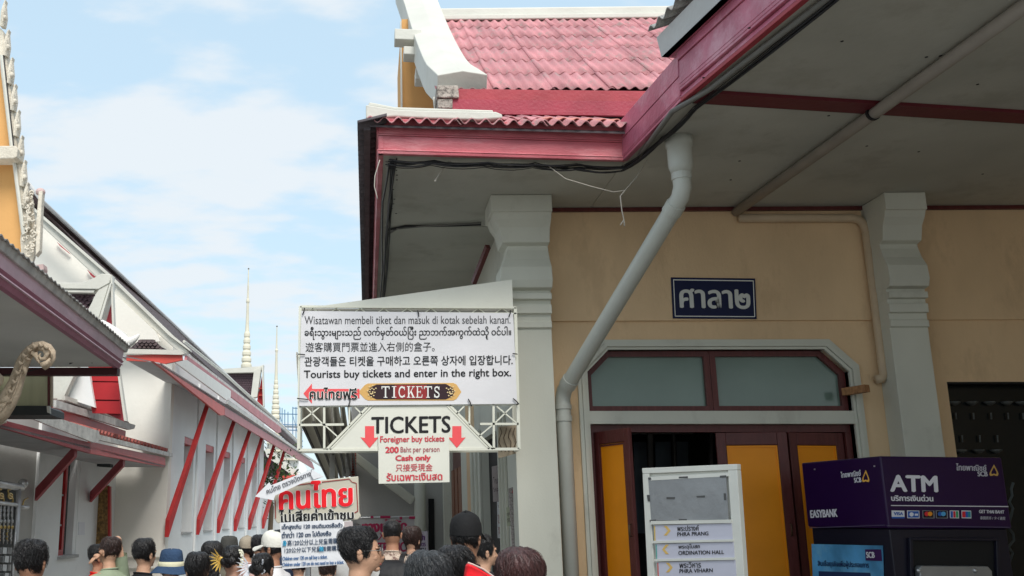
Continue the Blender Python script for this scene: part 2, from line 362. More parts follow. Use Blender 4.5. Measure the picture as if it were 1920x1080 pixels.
# panels divided by the beam and joints; each a board with a fine open joint
sf = obj('soffit', MB().prism([(XE, A0.y, ZS+.022), (A1.x, A1.y, ZS+.022), (B1.x, B1.y, ZS+.022), (B3.x, B3.y, ZS+.022), (14, B3.y-1, ZS+.022), (14, D+.2, ZS+.022), (XW+.1, D+.2, ZS+.022), (XW+.1, 21, ZS+.022), (XE, 21, ZS+.022)], Z3), soffit_m, sala)
def spanel(pts): return obj('soffit_panel', MB().prism([Vector(p) for p in pts], Vector((0, 0, .02))), soffit_m, sf)
jl = P(730, 425, zp).y
gp = .006
spanel([(XE, A0.y, ZS), (A1.x-.0, A1.y, ZS), (A1.x, D+.1, ZS), (XW+.05, D+.1, ZS), (XW+.05, jl, ZS), (XE, jl, ZS)])
for k, (ya, yb) in enumerate(((jl+.03, 13.2), (13.21, 15.6), (15.61, 18), (18.01, 21))): spanel([(XE, ya, ZS), (XW+.05, ya, ZS), (XW+.05, yb, ZS), (XE, yb, ZS)])
bw0 = bl+(bl-brr)*.05
spanel([(A1.x+gp, A1.y, ZS), (B1.x, B1.y, ZS), (bl.x, bl.y, ZS), (brr.x, brr.y, ZS), (bend.x, bend.y, ZS), (bend.x, D+.1, ZS), (A1.x+gp, D+.1, ZS)])
spanel([(bl.x-.22, bl.y-.01, ZS), (B1.x+.01, B1.y-.02, ZS), (B3.x, B3.y, ZS), (14, B3.y-1, ZS), (14, bend.y+1, ZS), (bend.x, bend.y-.01, ZS)])
nm = MB()
random.seed(21)
for k in range(26):
    p_ = P(random.choice((735, 742))+random.uniform(-3, 3), 310+k*9, zp) if k < 11 else P(1300+random.random()*560, 40+random.random()*320, zp)
    if XE < p_.x < 9: nm.lathe((p_.x, p_.y, ZS-.002), [(.001, -.003), (.011, -.002), (.012, .001)], 7)
obj('nail_heads', nm, blackcab, sf, kind='stuff')
# red beam across soffit
rb = MB(); nrm = Vector((-beam_d.y, beam_d.x, 0)); c0 = bl-beam_d*.18
rb.prism([c0+nrm*.09+Vector((0,0,-.001)), bend+nrm*.09+Vector((0,0,-.001)), bend-nrm*.11+Vector((0,0,-.001)), c0-nrm*.11+Vector((0,0,-.001))], Vector((0, 0, -.03)))
obj('ceiling_beam', rb, mat('oxblood_beam', (.13,.018,.026), .5, .15, 20, .1, 3), sala)
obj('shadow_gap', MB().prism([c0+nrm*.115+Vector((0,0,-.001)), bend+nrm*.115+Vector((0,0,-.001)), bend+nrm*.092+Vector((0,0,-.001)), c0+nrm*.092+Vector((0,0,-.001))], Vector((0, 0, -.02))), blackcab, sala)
# fascias: stacks of planks following the roof edge
def fascia(pts, bands, m, name, nvec, par=sala, joint=None):
    for (z0, z1, o0, o1, mm_) in bands:
        for a, b in zip(pts, pts[1:]):
            d = (b-a).normalized(); n = Vector((d.y, -d.x, 0)) if nvec > 0 else Vector((-d.y, d.x, 0))
            mb = MB(); th = .03
            q = [a+Vector((0,0,z0))+n*o0, b+Vector((0,0,z0))+n*o0, b+Vector((0,0,z1))+n*o1, a+Vector((0,0,z1))+n*o1]
            mb.prism(q, -n*(th+min(o0, o1)))
            obj(name, mb, mm_ or m, par, bevel=.004)
bandsA = [(-.012, .016, .020, .026, None), (.018, .032, .032, .028, None), (.034, .165, .012, .018, None), (.168, .182, .028, .028, None), (.184, .33, .030, .045, None)]
fascia([Vector((A0.x-.02, A0.y, ZS)), Vector((A1.x, A1.y, ZS))], bandsA, fascia_m, 'fascia_plank', 1)
fascia([Vector((A1.x, A1.y, ZS)), Vector((B1.x, B1.y, ZS))], [(-.012,.016,.02,.026,None), (.018,.034,.034,.028,None), (.036,.2,.012,.018,None), (.203,.40,.02,.03,None)], fasciaB_m, 'fascia_plank', -1)
fascia([Vector((A0.x, A0.y-.02, ZS)), Vector((A0.x, 21, ZS))], bandsA, fascia_m, 'fascia_plank', -1)
fascia([B1, B3], [(-.02, .012, .02, .02, fascia_dk), (.014, .075, .035, .065, None), (.077, .10, .075, .075, None), (.102, .13, .05, .05, None), (.132, .34, .03, .045, None), (.343, .42, .05, .055, None)], fasciaB_m, 'fascia_plank', -1)
# white gutter board and corrugated verge above fascia B
d = (B3-B1).normalized(); n = Vector((d.y*-1, d.x, 0)); n = n if n.x < 0 else -n
gb = MB(); s0 = B1-d*.12; 
gb.prism([s0+Vector((0,0,.425))+n*.10, B3+Vector((0,0,.425))+n*.10, B3+Vector((0,0,.60))+n*.13, s0+Vector((0,0,.60))+n*.13], -n*.06)
obj('white_verge_board', gb, mat('grey_white_board', (.52,.53,.52), .6, .2, 20, .08, 2), sala)
gb = MB(); gb.prism([s0+Vector((0,0,.425))+n*.10, B3+Vector((0,0,.425))+n*.10, B3+Vector((0,0,.425))-n*.05, s0+Vector((0,0,.425))-n*.05], Vector((0,0,.02))); obj('verge_underboard', gb, fasciaB_m, sala)
cs = MB(); U = (B3-s0); cs.corr(s0+Vector((0,0,.66))+n*.20, U, -n*1.9+Vector((0,0,.75)), Vector((0,0,1)), .15, .028, .012); obj('verge_corrugated_sheet', cs, gcorr, sala, smooth=True)
# lower roof edge above fascia A: corrugated sheets
e0 = Vector((A0.x-.10, A0.y-.16, ZS+.275)); e1 = Vector((A1.x+.02, A1.y-.17, ZS+.275)); U = e1-e0; Vv = Vector((0, 1.35, .62)); nn = U.normalized().cross(Vv.normalized())
lr = obj('lower_roof', MB().prism([e0+Vector((0,.05,-.06)), e1+Vector((0,.05,-.06)), e1+Vv+Vector((.1,0,-.06)), e0+Vv+Vector((0,0,-.06))], Vector((0,0,.02))), dkcorr, sala)
for k in range(3):
    a = e0+U*(k/3)-U*.01; o_ = obj('roof_sheet', MB().corr(a+Vector((0, 0, .008*k)), U*.36, Vv, nn, .131, .026, .012), tile_m, lr, smooth=True)
obj('raised_sheet', MB().corr(e0+U*.44+Vector((0,.28,.17)), U*.34, Vv*.5+Vector((0,0,-.08)), nn, .131, .015, .01), tile_m, lr, smooth=True)
obj('raised_sheet', MB().corr(e0+U*.70+Vector((0,.25,.16)), U*.30, Vv*.5+Vector((0,0,-.04)), nn, .131, .015, .01), mat('salmon_sheet', (.62,.27,.22), .7, .3, 50, .1, 3), lr, smooth=True)
# west verge of dark corrugated sheets
wv = P(670, 228, YP(A0.y-.15)); 
ww0 = Vector((wv.x, A0.y-.18, wv.z-.02))
U = Vector((.012, 13.0, 0)); Vs = Vector((XE+.06-ww0.x, 0, .07))
vo = obj('west_verge_sheet', MB().corr(ww0, U, Vs, Vector((0,0,1)), .131, .032, .012), dkcorr, sala, smooth=True)
obj('west_verge_batten', MB().box((ww0.x+.06, A0.y-.1, ww0.z-.045), (ww0.x+.12, 20, ww0.z+.0)), dkcorr, sala)
# white hip cap
hc = MB(); pl = YP(A0.y-.08)
hc.slab([(686, 222), (686, 196), (700, 198), (740, 205), (800, 207), (930, 209), (942, 214), (942, 221), (900, 224), (800, 221), (740, 218)], YP(A0.y-.02), .26)
hc.slab([(690, 199), (700, 200), (740, 207), (800, 209), (925, 211), (925, 206), (800, 202), (740, 200), (700, 192), (692, 191)], YP(A0.y+.04), .10)
obj('hip_cap', hc, white_p, sala, bevel=.012)
# upper fascia and mossy block
pl = YP(9.95)
for k, (t0, t1, o) in enumerate(((166, 186, 0), (187, 208, .02), (209, 216, .045))):
    obj('upper_fascia_plank', MB().slab([(822+k*1.2, t0), (1252, t0+5), (1252, t1+5), (822+k*1.2, t1)], pl, .04, o), fascia_dk if k < 1 else mat('mid_red_paint', (.34,.04,.065), .45, .2, 30, .15, 3), sala, bevel=.003)
obj('sky_gap_backing', MB().slab([(850, 205), (1262, 209), (1262, 246), (850, 240)], YP(10.02), .03), blackcab, sala)  # black slab added to block the bright sky gap behind the raised sheets
mbk = MB().slab([(818, 164), (858, 164), (860, 187), (818, 187)], pl, .3, .06); mbk.slab([(820, 189), (848, 189), (848, 206), (820, 206)], pl, .3, .05); obj('mossy_block', mbk, moss_m, sala, bevel=.01)
obj('small_white_strip', MB().slab([(812, 182), (819, 180), (819, 206), (815, 206)], YP(10.2), .05), white_p, sala)
# upper roof: sheets laid in rows
ye = 10.2; ze = P(1050, 168, YP(ye)).z; slope = math.atan(.78)
xl = P(858, 166, YP(ye)).x-.25; xr = 7.2
Vd = Vector((0, math.cos(slope), math.sin(slope))); Nn = Vector((0, -math.sin(slope), math.cos(slope)))
rt_ = 0
while True:
    q = Vector((0, ye, ze))+Vd*rt_; p_ = EYE+ray(900, 36)*((q.y)/ray(900, 36).y)
    if q.z > p_.z or rt_ > 9: break
    rt_ += .05
RL = rt_
urf = obj('upper_roof', MB().prism([(xl+.1, ye+.1, ze-.10), (xr, ye+.1, ze-.10), Vector((xr, ye, ze-.1))+Vd*RL, Vector((xl+.1, ye, ze-.1))+Vd*RL], Vector((0, .03, -.03))), fascia_dk, sala)
rows = 6; rl = RL/rows; sw = .69
smesh = [rawmesh('roof_sheet', MB().corr((0, 0, 0), Vector((sw, 0, 0)), Vd*(rl+.09), Nn, .126, .017, .010), tile_m, True)]
for j in range(rows):
    nx = int((xr-xl)/(sw-.05))+1
    for i in range(nx):
        x = xl+i*(sw-.045)+(j % 2)*.0+random.uniform(-.006, .006)
        M_ = Matrix.Translation(Vector((x, ye, ze))+Vd*(j*rl+random.uniform(-.012, .012))+Nn*(.022)) @ Matrix.Rotation(R(-.65), 4, 'X') @ Matrix.Rotation(R(1.5), 4, Vd) @ Matrix.Rotation(R(random.uniform(-.25, .25)), 4, 'Z')
        inst(smesh[0], 'roof_sheet', urf, M_)
top = Vector((0, ye, ze))+Vd*RL
obj('ridge_cap', MB().box((xl-.1, top.y-.12, top.z-.10), (xr+2, top.y+.25, top.z+.13)), white_p, sala, bevel=.03)
obj('ridge_lip', MB().box((xl-.1, top.y-.18, top.z-.10), (xr+2, top.y-.121, top.z-.02)), white_p, sala, bevel=.015)
# white verge barge of the upper roof (thick curved board)
xb = P(858, 166, YP(ye)).x
bgm = MB(); rs = []
for t in [x/14 for x in range(0, 18)]:
    c = Vector((xb-.02, ye-.02, ze+.05))+Vd*(RL*t)
    wdt = .50+.05*math.exp(-((t)/.12)**2)+.03*t; hh = .30+.10*t*t
    sweep = .16*math.sin(min(1, t)*math.pi)
    c = c-Nn*sweep*.35+Vector((-.03+.10*math.exp(-(t/.10)**2)-.10*t, 0, 0))
    if t > 1: c += Vector((-.10*(t-1)*8*.5, 0, .35*(t-1)*4))
    rs.append([c+Vector((-wdt*.5, 0, 0))-Nn*.22, c+Vector((wdt*.5, 0, 0))-Nn*.1, c+Vector((wdt*.5, 0, 0))+Nn*hh*.4, c+Vector((0, 0, 0))+Nn*hh*.55, c+Vector((-wdt*.5, 0, 0))+Nn*hh*.4])
bgm.rings(rs); obj('verge_barge', bgm, white_p, sala, bevel=.01)
# gable end behind: orange wall and purlin ends
obj('gable_end_wall', MB().slab([(753, 36), (800, 36), (835, 120), (840, 215), (755, 205)], YP(13.2), 2.0), orange_w, sala)
obj('gable_wall_edge', MB().slab([(750.5, 40), (752.8, 40), (754.8, 205), (752.5, 205)], YP(13.15), .2), white_p, sala)
for (u0, v0, u1, v1) in ((740, 53, 790, 73), (757, 86, 800, 101), (779, 127, 835, 148)):
    obj('purlin_end', MB().slab([(u0, v0), (u1, v0+2), (u1, v1+2), (u0, v1)], YP(12.2), .25), white_p, sala, bevel=.01)

# door set -------------------------------------------------
ox = .105
fr_in = [(ix0, 0), (ix0, zt-ch), (ix0+ch, zt), (ix1-ch, zt), (ix1, zt-ch), (ix1, 0)]
def offs(k): 
    o = ox*k; c2 = ch+o*.42
    return [(ix0-o, 0), (ix0-o, zt+o-c2), (ix0-o+c2, zt+o), (ix1+o-c2, zt+o), (ix1+o, zt+o-c2), (ix1+o, 0)]
for k, (a, b, dpt) in enumerate(((0, .26, .035), (.28, .62, .058), (.64, 1.0, .04))):
    i_, o_ = offs(a), offs(b); mb = MB()
    for s_ in range(5):
        q = [i_[s_], o_[s_], o_[s_+1], i_[s_+1]]; mb.prism([(x, D-dpt, z) for x, z in q], Vector((0, dpt-.002+(.1 if k == 0 else 0), 0)))
    obj('door_surround_moulding', mb, white_pl, sala)
# transom
yt = D+.12
tr = obj('transom_window', MB().prism([(x, yt, z) for x, z in [(ix0, zlin), (ix0, zt-ch), (ix0+ch, zt), (ix1-ch, zt), (ix1, zt-ch), (ix1, zlin)]], Vector((0, .03, 0))), frost, sala)
def frame_strip(poly, wd, y0, y1, m, par, name):
    n_ = len(poly); cx_ = sum(p[0] for p in poly)/n_; cz_ = sum(p[1] for p in poly)/n_; mb = MB()
    inner = []
    for i in range(n_):
        a, b, c = Vector(poly[i-1]), Vector(poly[i]), Vector(poly[(i+1) % n_])
        d1 = (b-a).normalized(); d2 = (c-b).normalized(); n1 = Vector((-d1.y, d1.x)); n2 = Vector((-d2.y, d2.x))
        if n1.dot(Vector((cx_, cz_))-b) < 0: n1 = -n1
        if n2.dot(Vector((cx_, cz_))-b) < 0: n2 = -n2
        bis = (n1+n2).normalized(); k = wd/max(.3, bis.dot(n1)); inner.append(b+bis*k)
    for i in range(n_):
        j = (i+1) % n_
        mb.prism([(poly[i][0], y0, poly[i][1]), (poly[j][0], y0, poly[j][1]), (inner[j].x, y0, inner[j].y), (inner[i].x, y0, inner[i].y)], Vector((0, y1-y0, 0)))
    return obj(name, mb, m, par)
xm = P(1338, 715, YP(D)).x
for poly in ([(ix0, zlin+.002), (ix0, zt-ch), (ix0+ch, zt), (xm-.002, zt), (xm-.002, zlin+.002)], [(xm+.002, zlin+.002), (xm+.002, zt), (ix1-ch, zt), (ix1, zt-ch), (ix1, zlin+.002)]):
    frame_strip(poly, .06, yt-.05, yt-.002, maroon, tr, 'transom_frame')
obj('lintel', MB().box((ix0, D-.03, zlb), (ix1, D+.16, zlin)), white_pl, sala)
# door frame & leaves
dfz = zlb-.002
df = obj('door_frame', MB().box((ix0, yt-.04, dfz-.075), (ix1, yt+.06, dfz)).box((ix0, yt-.04, 0), (ix0+.06, yt+.06, dfz-.076)).box((ix1-.06, yt-.04, 0), (ix1, yt+.06, dfz-.076)), maroon, sala)
zd = dfz-.08
def leaf(xa, ya, xb_, yb_, label=None):
    a = Vector((xa, ya, 0)); b = Vector((xb_, yb_, 0)); d_ = (b-a).normalized(); n_ = Vector((d_.y, -d_.x, 0)); W_ = (b-a).length
    def bx(x0, x1, z0, z1, o0, o1):
        return [a+d_*x0+n_*o0+Vector((0,0,z0)), a+d_*x1+n_*o0+Vector((0,0,z0)), a+d_*x1+n_*o0+Vector((0,0,z1)), a+d_*x0+n_*o0+Vector((0,0,z1))], -n_*(o0-o1)
    st = W_*.14
    mb = MB()
    for r_ in ((0, st, 0, zd), (W_-st, W_, 0, zd), (st+.001, W_-st-.001, zd-.13, zd), (st+.001, W_-st-.001, 0, .2), (st+.001, W_-st-.001, .95, 1.07)):
        q, e_ = bx(*r_, .02, -.02); mb.prism(q, e_)
    lf = obj('door_leaf', mb, maroon, sala, bevel=.004, label=label)
    for z0, z1 in ((1.075, zd-.135), (.205, .945)):
        q, e_ = bx(st+.002, W_-st-.002, z0, z1, .006, -.012); obj('orange_panel', MB().prism(q, e_), orange_p, lf)
        mb = MB()
        for r_ in ((st+.004, W_-st-.004, z1-.022, z1-.004), (st+.004, st+.02, z0, z1-.024), (W_-st-.02, W_-st-.004, z0, z1-.024)):
            q, e_ = bx(*r_, .016, .0065); mb.prism(q, e_)
        obj('panel_bead', mb, maroon if label else orange_p, lf)
    hp = a+d_*(W_-st*.5)+n_*.045
    obj('door_handle', MB().tube([hp+Vector((0,0,1.55))-n_*.03, hp+Vector((0,0,1.56)), hp+Vector((0,0,1.66)), hp+Vector((0,0,1.67))-n_*.03], .008, 6), mat('dull_bronze', (.12,.08,.05), .4, 0, 1, .1, metal=.7), lf, smooth=True)
    return lf
xA = P(1348, 900, YP(yt)).x; xB = P(1468, 830, YP(yt)).x
la = Vector((ix0+.07, yt-.04, 0)); 
leaf(ix0+.07, yt-.04, ix0+.07+.20, yt-.04-.62, 'maroon door leaf folded open outwards with a narrow orange panel')
leaf(xA, yt, xB+.0, yt-.10)
leaf(xB+.03, yt-.06, ix1-.07, yt+.02)
# wooden block
obj('wooden_block', MB().beam(P(1583, 735, YP(D-.06)), P(1626, 728, YP(D-.30)), .075, .075), mat('raw_wood', (.34,.17,.075), .7, .3, 30, .3, 12, stretch=(8,2,2)), sala)
# room inside
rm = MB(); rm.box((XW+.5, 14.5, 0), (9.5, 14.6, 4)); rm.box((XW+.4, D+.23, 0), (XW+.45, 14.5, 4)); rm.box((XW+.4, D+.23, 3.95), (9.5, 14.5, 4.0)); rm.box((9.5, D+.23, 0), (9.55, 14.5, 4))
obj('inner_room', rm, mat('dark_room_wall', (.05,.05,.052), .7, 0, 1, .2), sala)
gp_ = MB(); 
for (u0, u1) in ((1188, 1212), (1228, 1258), (1268, 1290)): gp_.slab([(u0, 828), (u1, 828), (u1+4, 1000), (u0+4, 1000)], YP(13.6), .03)
obj('inner_window', gp_, mat('dim_blue_glass', (.20,.25,.30), .15, 0, 1, .2), sala)
gf = MB()
for (u, w_) in ((1215, 6), (1221, 3), (1262, 4), (1330, 6)): gf.slab([(u, 812), (u+w_, 812), (u+w_+4, 1000), (u+4, 1000)], YP(13.0), .05)
gf.slab([(1180, 808), (1300, 808), (1300, 814), (1180, 814)], YP(13.05), .05)
obj('inner_window_frame', gf, mat('dim_grey_frame', (.22,.21,.2), .5, 0, 1, .2), sala)
# dark window at right with hanging bowls
dw = obj('display_window', MB().box((wx0, D+.20, 0), (8.9, D+.215, wz)), mat('dark_glass', (.006,.009,.010), .22, 0, 1, .2, spec=.35), sala)
obj('window_reveal', MB().box((wx0-.0, D-.004, wz-.02), (8.9, D+.19, wz-.001)), black_m, sala)
bm_ = mat('dim_bowl', (.10,.105,.10), .5, 0, 1, .4, 30)
for (v, off_, us) in ((756, 0, [1790, 1823, 1856, 1888, 1916]), (846, 0, [1802, 1835, 1868])):
    for u in us:
        c = P(u, v, YP(D+.16)); b_ = MB().lathe(c, [(.002, -.022), (.022, -.018), (.05, .0), (.058, .014), (.05, .017)], 12)
        obj('hanging_bowl', b_, bm_, dw, smooth=True)
        s_ = MB().tube([P(u+2, v+(18 if v < 800 else -30), YP(D+.17)), P(u+3, v+(30 if v < 800 else -17), YP(D+.17))], .008, 6); obj('hanging_rod', s_, bm_, dw)

# pipes -----------------------------------------------------
t0 = P(1272, 258, zp); t0.z = ZS
def dpz(v, y): return P(1272, v, YP(y)).z
z1 = dpz(362, t0.y); p1 = Vector((t0.x, t0.y, z1)); yb = D-.13
p2 = P(1054, 738, YP(yb)); p2 = Vector((P(1060, 850, YP(yb)).x, yb, p2.z))
dd = (p2-p1).normalized()
dp = obj('downpipe', MB().tube([Vector((t0.x, t0.y, ZS)), p1+Vector((0,0,.12)), p1+Vector((0,0,.05)), p1+dd*.05, p1+dd*.12, p2-dd*.12, p2-dd*.05, p2-Vector((0,0,.05)), p2-Vector((0,0,.12)), Vector((p2.x, p2.y, 0))], .078, 24), pvc, sala, smooth=True)
obj('pipe_collar', MB().lathe(Vector((t0.x, t0.y, ZS-.34)), [(.079,0), (.085,.0), (.102,.06), (.106,.08), (.106,.25), (.118,.252), (.118,.338), (.079,.338)], 24), pvc, dp, smooth=True)
def ring(p, d_, r0, r1, ln, par=dp): obj('pipe_joint', MB().tube([p-d_*ln/2, p-d_*ln/2+d_*.002, p+d_*ln/2-d_*.002, p+d_*ln/2], [r0, r1, r1, r0], 24), pvc, par, smooth=False)
ring(p1+Vector((0,0,.17)), Vector((0,0,1)), .079, .086, .10); ring(p1+dd*.17, dd, .079, .087, .10); ring(p2-dd*.17, dd, .079, .087, .10); ring(p2-Vector((0,0,.14)), Vector((0,0,1)), .079, .087, .05); ring(p2-Vector((0,0,.26)), Vector((0,0,1)), .079, .087, .06)
zq = ZP(ZS-.06)
q0 = P(1368, 406, zq); q1 = P(1920, 12, zq); qd = (q1-q0).normalized()
if q0.y > D-.05: q0 = q0+qd*((q0.y-(D-.06))/abs(qd.y))
obj('ceiling_pipe', MB().tube([q0, q1+qd*2.5], .05, 14), greypipe, sala, smooth=True)
pc_ = P(1637, 213, zq); obj('pipe_clip', MB().tube([pc_-qd*.012, pc_+qd*.012], .06, 14), blackcab, sala)
yp = D-.09
pts = [P(1385, 409, YP(yp)), P(1500, 409, YP(yp)), P(1612, 409, YP(yp)), P(1624, 412, YP(yp)), P(1631, 420, YP(yp)), P(1633, 432, YP(yp))]
xx = P(1652, 660, YP(yp)).x; pts += [Vector((xx, yp, P(1650, 450, YP(yp)).z)), Vector((xx, yp, P(1650, 690, YP(yp)).z)), Vector((xx, yp-.0, P(1650, 702, YP(yp)).z)), Vector((xx-.03, yp+.0, P(1650, 710, YP(yp)).z)), Vector((xx-.09, yp+.0, P(1650, 712, YP(yp)).z))]
pts[5].x = xx; pts[4].x = xx-.02; pts[3].x = xx-.06; pts[2].x = xx-.13
bp_ = obj('wall_pipe', MB().tube(pts, .046, 14), beige_pvc, sala, smooth=True)
for v in (437, 445, 567, 672): c = Vector((xx, yp, P(1650, v, YP(yp)).z)); obj('pipe_joint', MB().tube([c-Vector((0,0,.01)), c+Vector((0,0,.01))], .051, 14), beige_pvc, bp_)
# purlin brace under the west soffit
obj('west_brace', MB().beam(P(888, 530, YP(11.0)), P(915, 462, YP(10.6)), .05, .06), maroon, sala)

# cables ---------------------------------------------------
def cable(par, pts, r, m, n=8, sag=0, name='cable'):
    out = []
    pts = [Vector(p) for p in pts]
    for a, b in zip(pts, pts[1:]):
        for k in range(n):
            t = k/n; p = a.lerp(b, t); p.z -= sag*4*t*(1-t); out.append(p)
    out.append(pts[-1]); return obj(name, MB().tube(out, r, 6), m, par, smooth=True)
cbr = root('cable_bundle', (A0.x, A0.y, ZS-.1), 'bundle of black cables strung under the red fascia edge', 'cable')
for k in range(9):
    o = Vector((random.uniform(0, .05), random.uniform(.05, .12), -.02-random.uniform(0, .05)))
    mid = [A0.lerp(A1, t)+o+Vector((0, random.uniform(-.02, .02), random.uniform(-.03, .012))) for t in (0.02, .2, .42, .62, .8, .99)]
    cable(cbr, mid+[A1.lerp(B1, .5)+o+Vector((.07,0,random.uniform(-.02,.02))), B1+o+Vector((.09, 0, 0)), B1.lerp(B3, .3)+o+Vector((.09,0,0)), B3+o+Vector((.08,0,0))], random.choice((.004, .006, .008)), blackcab, 5, random.uniform(0, .03))
for k in range(7):
    o = Vector((random.uniform(.06, .14), 0, -.02-random.uniform(0, .05)))
    cable(cbr, [Vector((XE, A0.y+.1+t, ZS))+o+Vector((random.uniform(-.02,.03), 0, random.uniform(-.03,.02))) for t in (0, 1.2, 2.6, 4, 6, 9, 11)], random.choice((.006, .01, .013)), blackcab, 4, .01)
gw = mat('grey_conduit', (.16,.155,.14), .6, .1, 20, .1)
obj('conduit', MB().tube([A1+Vector((.08,-.2,-.03)), B1+Vector((-.06,.12,-.05)), B1+Vector((.1,-.3,-.05)), B1.lerp(B3,.2)+Vector((.1,0,-.04))], .022, 8), gw, cbr, smooth=True)
obj('joint_cable', MB().tube([P(728, 428, zp)+Vector((0,0,-.02)), P(760, 421, zp)+Vector((0,0,-.02)), P(840, 420, zp)+Vector((0,0,-.02)), P(902, 418, zp)+Vector((0,0,-.02))], .013, 6), blackcab, cbr)
obj('joint_conduit', MB().tube([P(728, 436, zp)+Vector((0,0,-.02)), P(745, 424, zp)+Vector((0,0,-.03)), P(800, 419, zp)+Vector((0,0,-.03)), P(902, 415, zp)+Vector((0,0,-.02))], .011, 6), gw, cbr)
lw = root('loose_wire', P(1166, 424, YP(8.9)), 'pale loose wire dangling from the soffit beside the downpipe', 'wire')
pl = YP(8.85)
cable(lw, [P(1020, 305, pl), P(1060, 335, pl), P(1110, 350, pl), P(1150, 360, pl), P(1172, 357, pl), P(1195, 330, pl), P(1240, 258, pl)], .0042, wirewhite, 4)
cable(lw, [P(1172, 357, pl), P(1163, 368, pl), P(1166, 395, pl), P(1170, 412, pl), P(1163, 422, pl)], .006, wirewhite, 4)
cable(lw, [P(1170, 412, pl), P(1171, 424, pl)], .006, wirewhite, 3)
sw_ = root('short_wire', P(816, 339, pl), 'short pale wire end hanging under the front of the red fascia', 'wire')
cable(sw_, [P(855, 296, pl), P(840, 304, pl), P(824, 325, pl), P(816, 339, pl)], .006, wirewhite, 4); obj('wire_tip', MB().ell(P(816, 339, pl), (.012,.012,.012), 8, 5), wirewhite, sw_)
sw2 = root('corner_wire', P(707, 372, YP(8.5)), 'thin pale wire curling down the left corner of the red fascia', 'wire')
cable(sw2, [P(712, 300, YP(8.5)), P(703, 330, YP(8.5)), P(702, 350, YP(8.5)), P(708, 373, YP(8.5))], .005, wirewhite, 4)

# room name plate ------------------------------------------
pl = YP(D-.05)
ps = root('name_plate', P(1338, 598, pl), 'dark blue enamel plate with white Thai lettering above the orange doors', 'sign')
obj('plate', MB().slab([(1258, 520), (1416, 522), (1419, 598), (1262, 597)], pl, .012), navy, ps, bevel=.002)
for q in ([(1262, 524), (1412, 526), (1412, 527.6), (1262, 525.6)], [(1265.5, 592), (1415, 593.2), (1415, 594.6), (1265.5, 593.6)], [(1262, 524), (1263.4, 524), (1266.6, 593.5), (1265.2, 593.5)], [(1411.4, 526), (1412.8, 526), (1415.6, 594), (1414.2, 594)]):
    patch(ps, q, pl, offw, .004, .001, 'border_line')
lettering(ps, 'ศาลา๒', [(1274, 542), (1404, 544), (1406, 579), (1276, 577)], pl, flat('silver_print', (.62,.63,.60)), bold=1.5)

# ================================================================== TICKET SIGN
YS = 9.75; pl = YP(YS)
ts = root('ticket_sign', P(766, 843, pl), 'large cream truss signboard with multilingual banner and TICKETS panel beside the column', 'sign')
obj('top_board', MB().slab([(585, 576), (960, 524), (962, 578)], YP(YS+.06), .02), cream_d, ts)
fr = MB()
def bar(a, b, wd, dep=.03, o=0): 
    pa, pb = P(*a, pl), P(*b, pl); fr_ = fr.beam(pa+Vector((0, o, 0)), pb+Vector((0, o, 0)), dep, wd, Vector((0, 0, 1)) if abs(pa.z-pb.z) < abs(pa.x-pb.x)*3 else Vector((0, 1, 0)))
def barp(a, b, w_, par, dep=.03, o=0):
    mb = MB(); pa, pb = P(*a, pl)+Vector((0,o,0)), P(*b, pl)+Vector((0,o,0)); d_ = (pb-pa).normalized(); n_ = d_.cross(Vector((0,1,0))).normalized()
    mb.obox((pa+pb)/2, n_*w_/2, d_*(pb-pa).length/2, Vector((0, dep/2, 0))); return obj('frame_bar', mb, cream, par)
for a, b, w_ in (((563, 575), (968, 577), .022), ((565, 586), (968, 588), .014), ((563, 575), (560, 844), .03), ((966, 577), (973, 842), .03), ((560, 844), (973, 842), .026), ((562, 762), (971, 758), .02),
                 ((561, 797), (645, 796), .022), ((900, 795), (972, 795), .022), ((608, 762), (608, 843), .022), ((655, 761), (655, 797), .016), ((880, 760), (880, 797), .016), ((925, 759), (926, 842), .022),
                 ((690, 762), (612, 843), .022), ((697, 762), (619, 843), .016), ((843, 760), (924, 842), .022), ((837, 760), (917, 842), .016),
                 ((565, 790), (600, 763), .013), ((573, 763), (606, 796), .013), ((610, 798), (632, 818), .013), ((665, 763), (680, 778), .013),
                 ((870, 762), (856, 776), .013), ((928, 793), (960, 762), .013), ((931, 762), (968, 793), .013), ((898, 818), (922, 798), .013)):
    barp(a, b, w_, ts)
for back in (1,):
    for k in range(9):
        u = 573+k*44.5
        for a, b in (((u, 586), (u+13, 577)), ((u+13, 577), (u+27, 587))): barp(a, b, .010, ts, .012, .03)
obj('frame_shadow_board', MB().slab([(566, 578), (962, 580), (962, 588), (566, 587)], YP(YS+.05), .01), mat('grey_board', (.35,.34,.31), .7, 0), ts)
for a, b in (((563, 575), (560, 844)), ((966, 577), (973, 842))):
    mb = MB(); o2 = .32
    for q in (a, b): mb.beam(P(*q, pl)+Vector((0, .02, 0)), P(*q, pl)+Vector((0, o2, 0)), .022, .022)
    pa, pb = P(*a, pl)+Vector((0, o2, 0)), P(*b, pl)+Vector((0, o2, 0)); mb.beam(pa, pb, .022, .022, Vector((0, 1, 0))); obj('side_frame', mb, cream, ts)
mb = MB(); mb.beam(P(560, 844, pl)+Vector((0,.32,0)), P(973, 842, pl)+Vector((0,.32,0)), .022, .022); mb.beam(P(563, 575, pl)+Vector((0,.32,0)), P(966, 577, pl)+Vector((0,.32,0)), .022, .022); obj('rear_frame', mb, cream, ts)
bpl = YP(YS-.03)
bn = obj('banner', MB().slab([(565, 583), (962, 587), (970, 757), (561, 761)], bpl, .008), vinyl, ts)
def L2(s, q, m, b=0, ob=0, par=None, pl_=None, nm='lettering'): return lettering(par or bn, s, q, pl_ or bpl, m, b, .004, ob, nm)
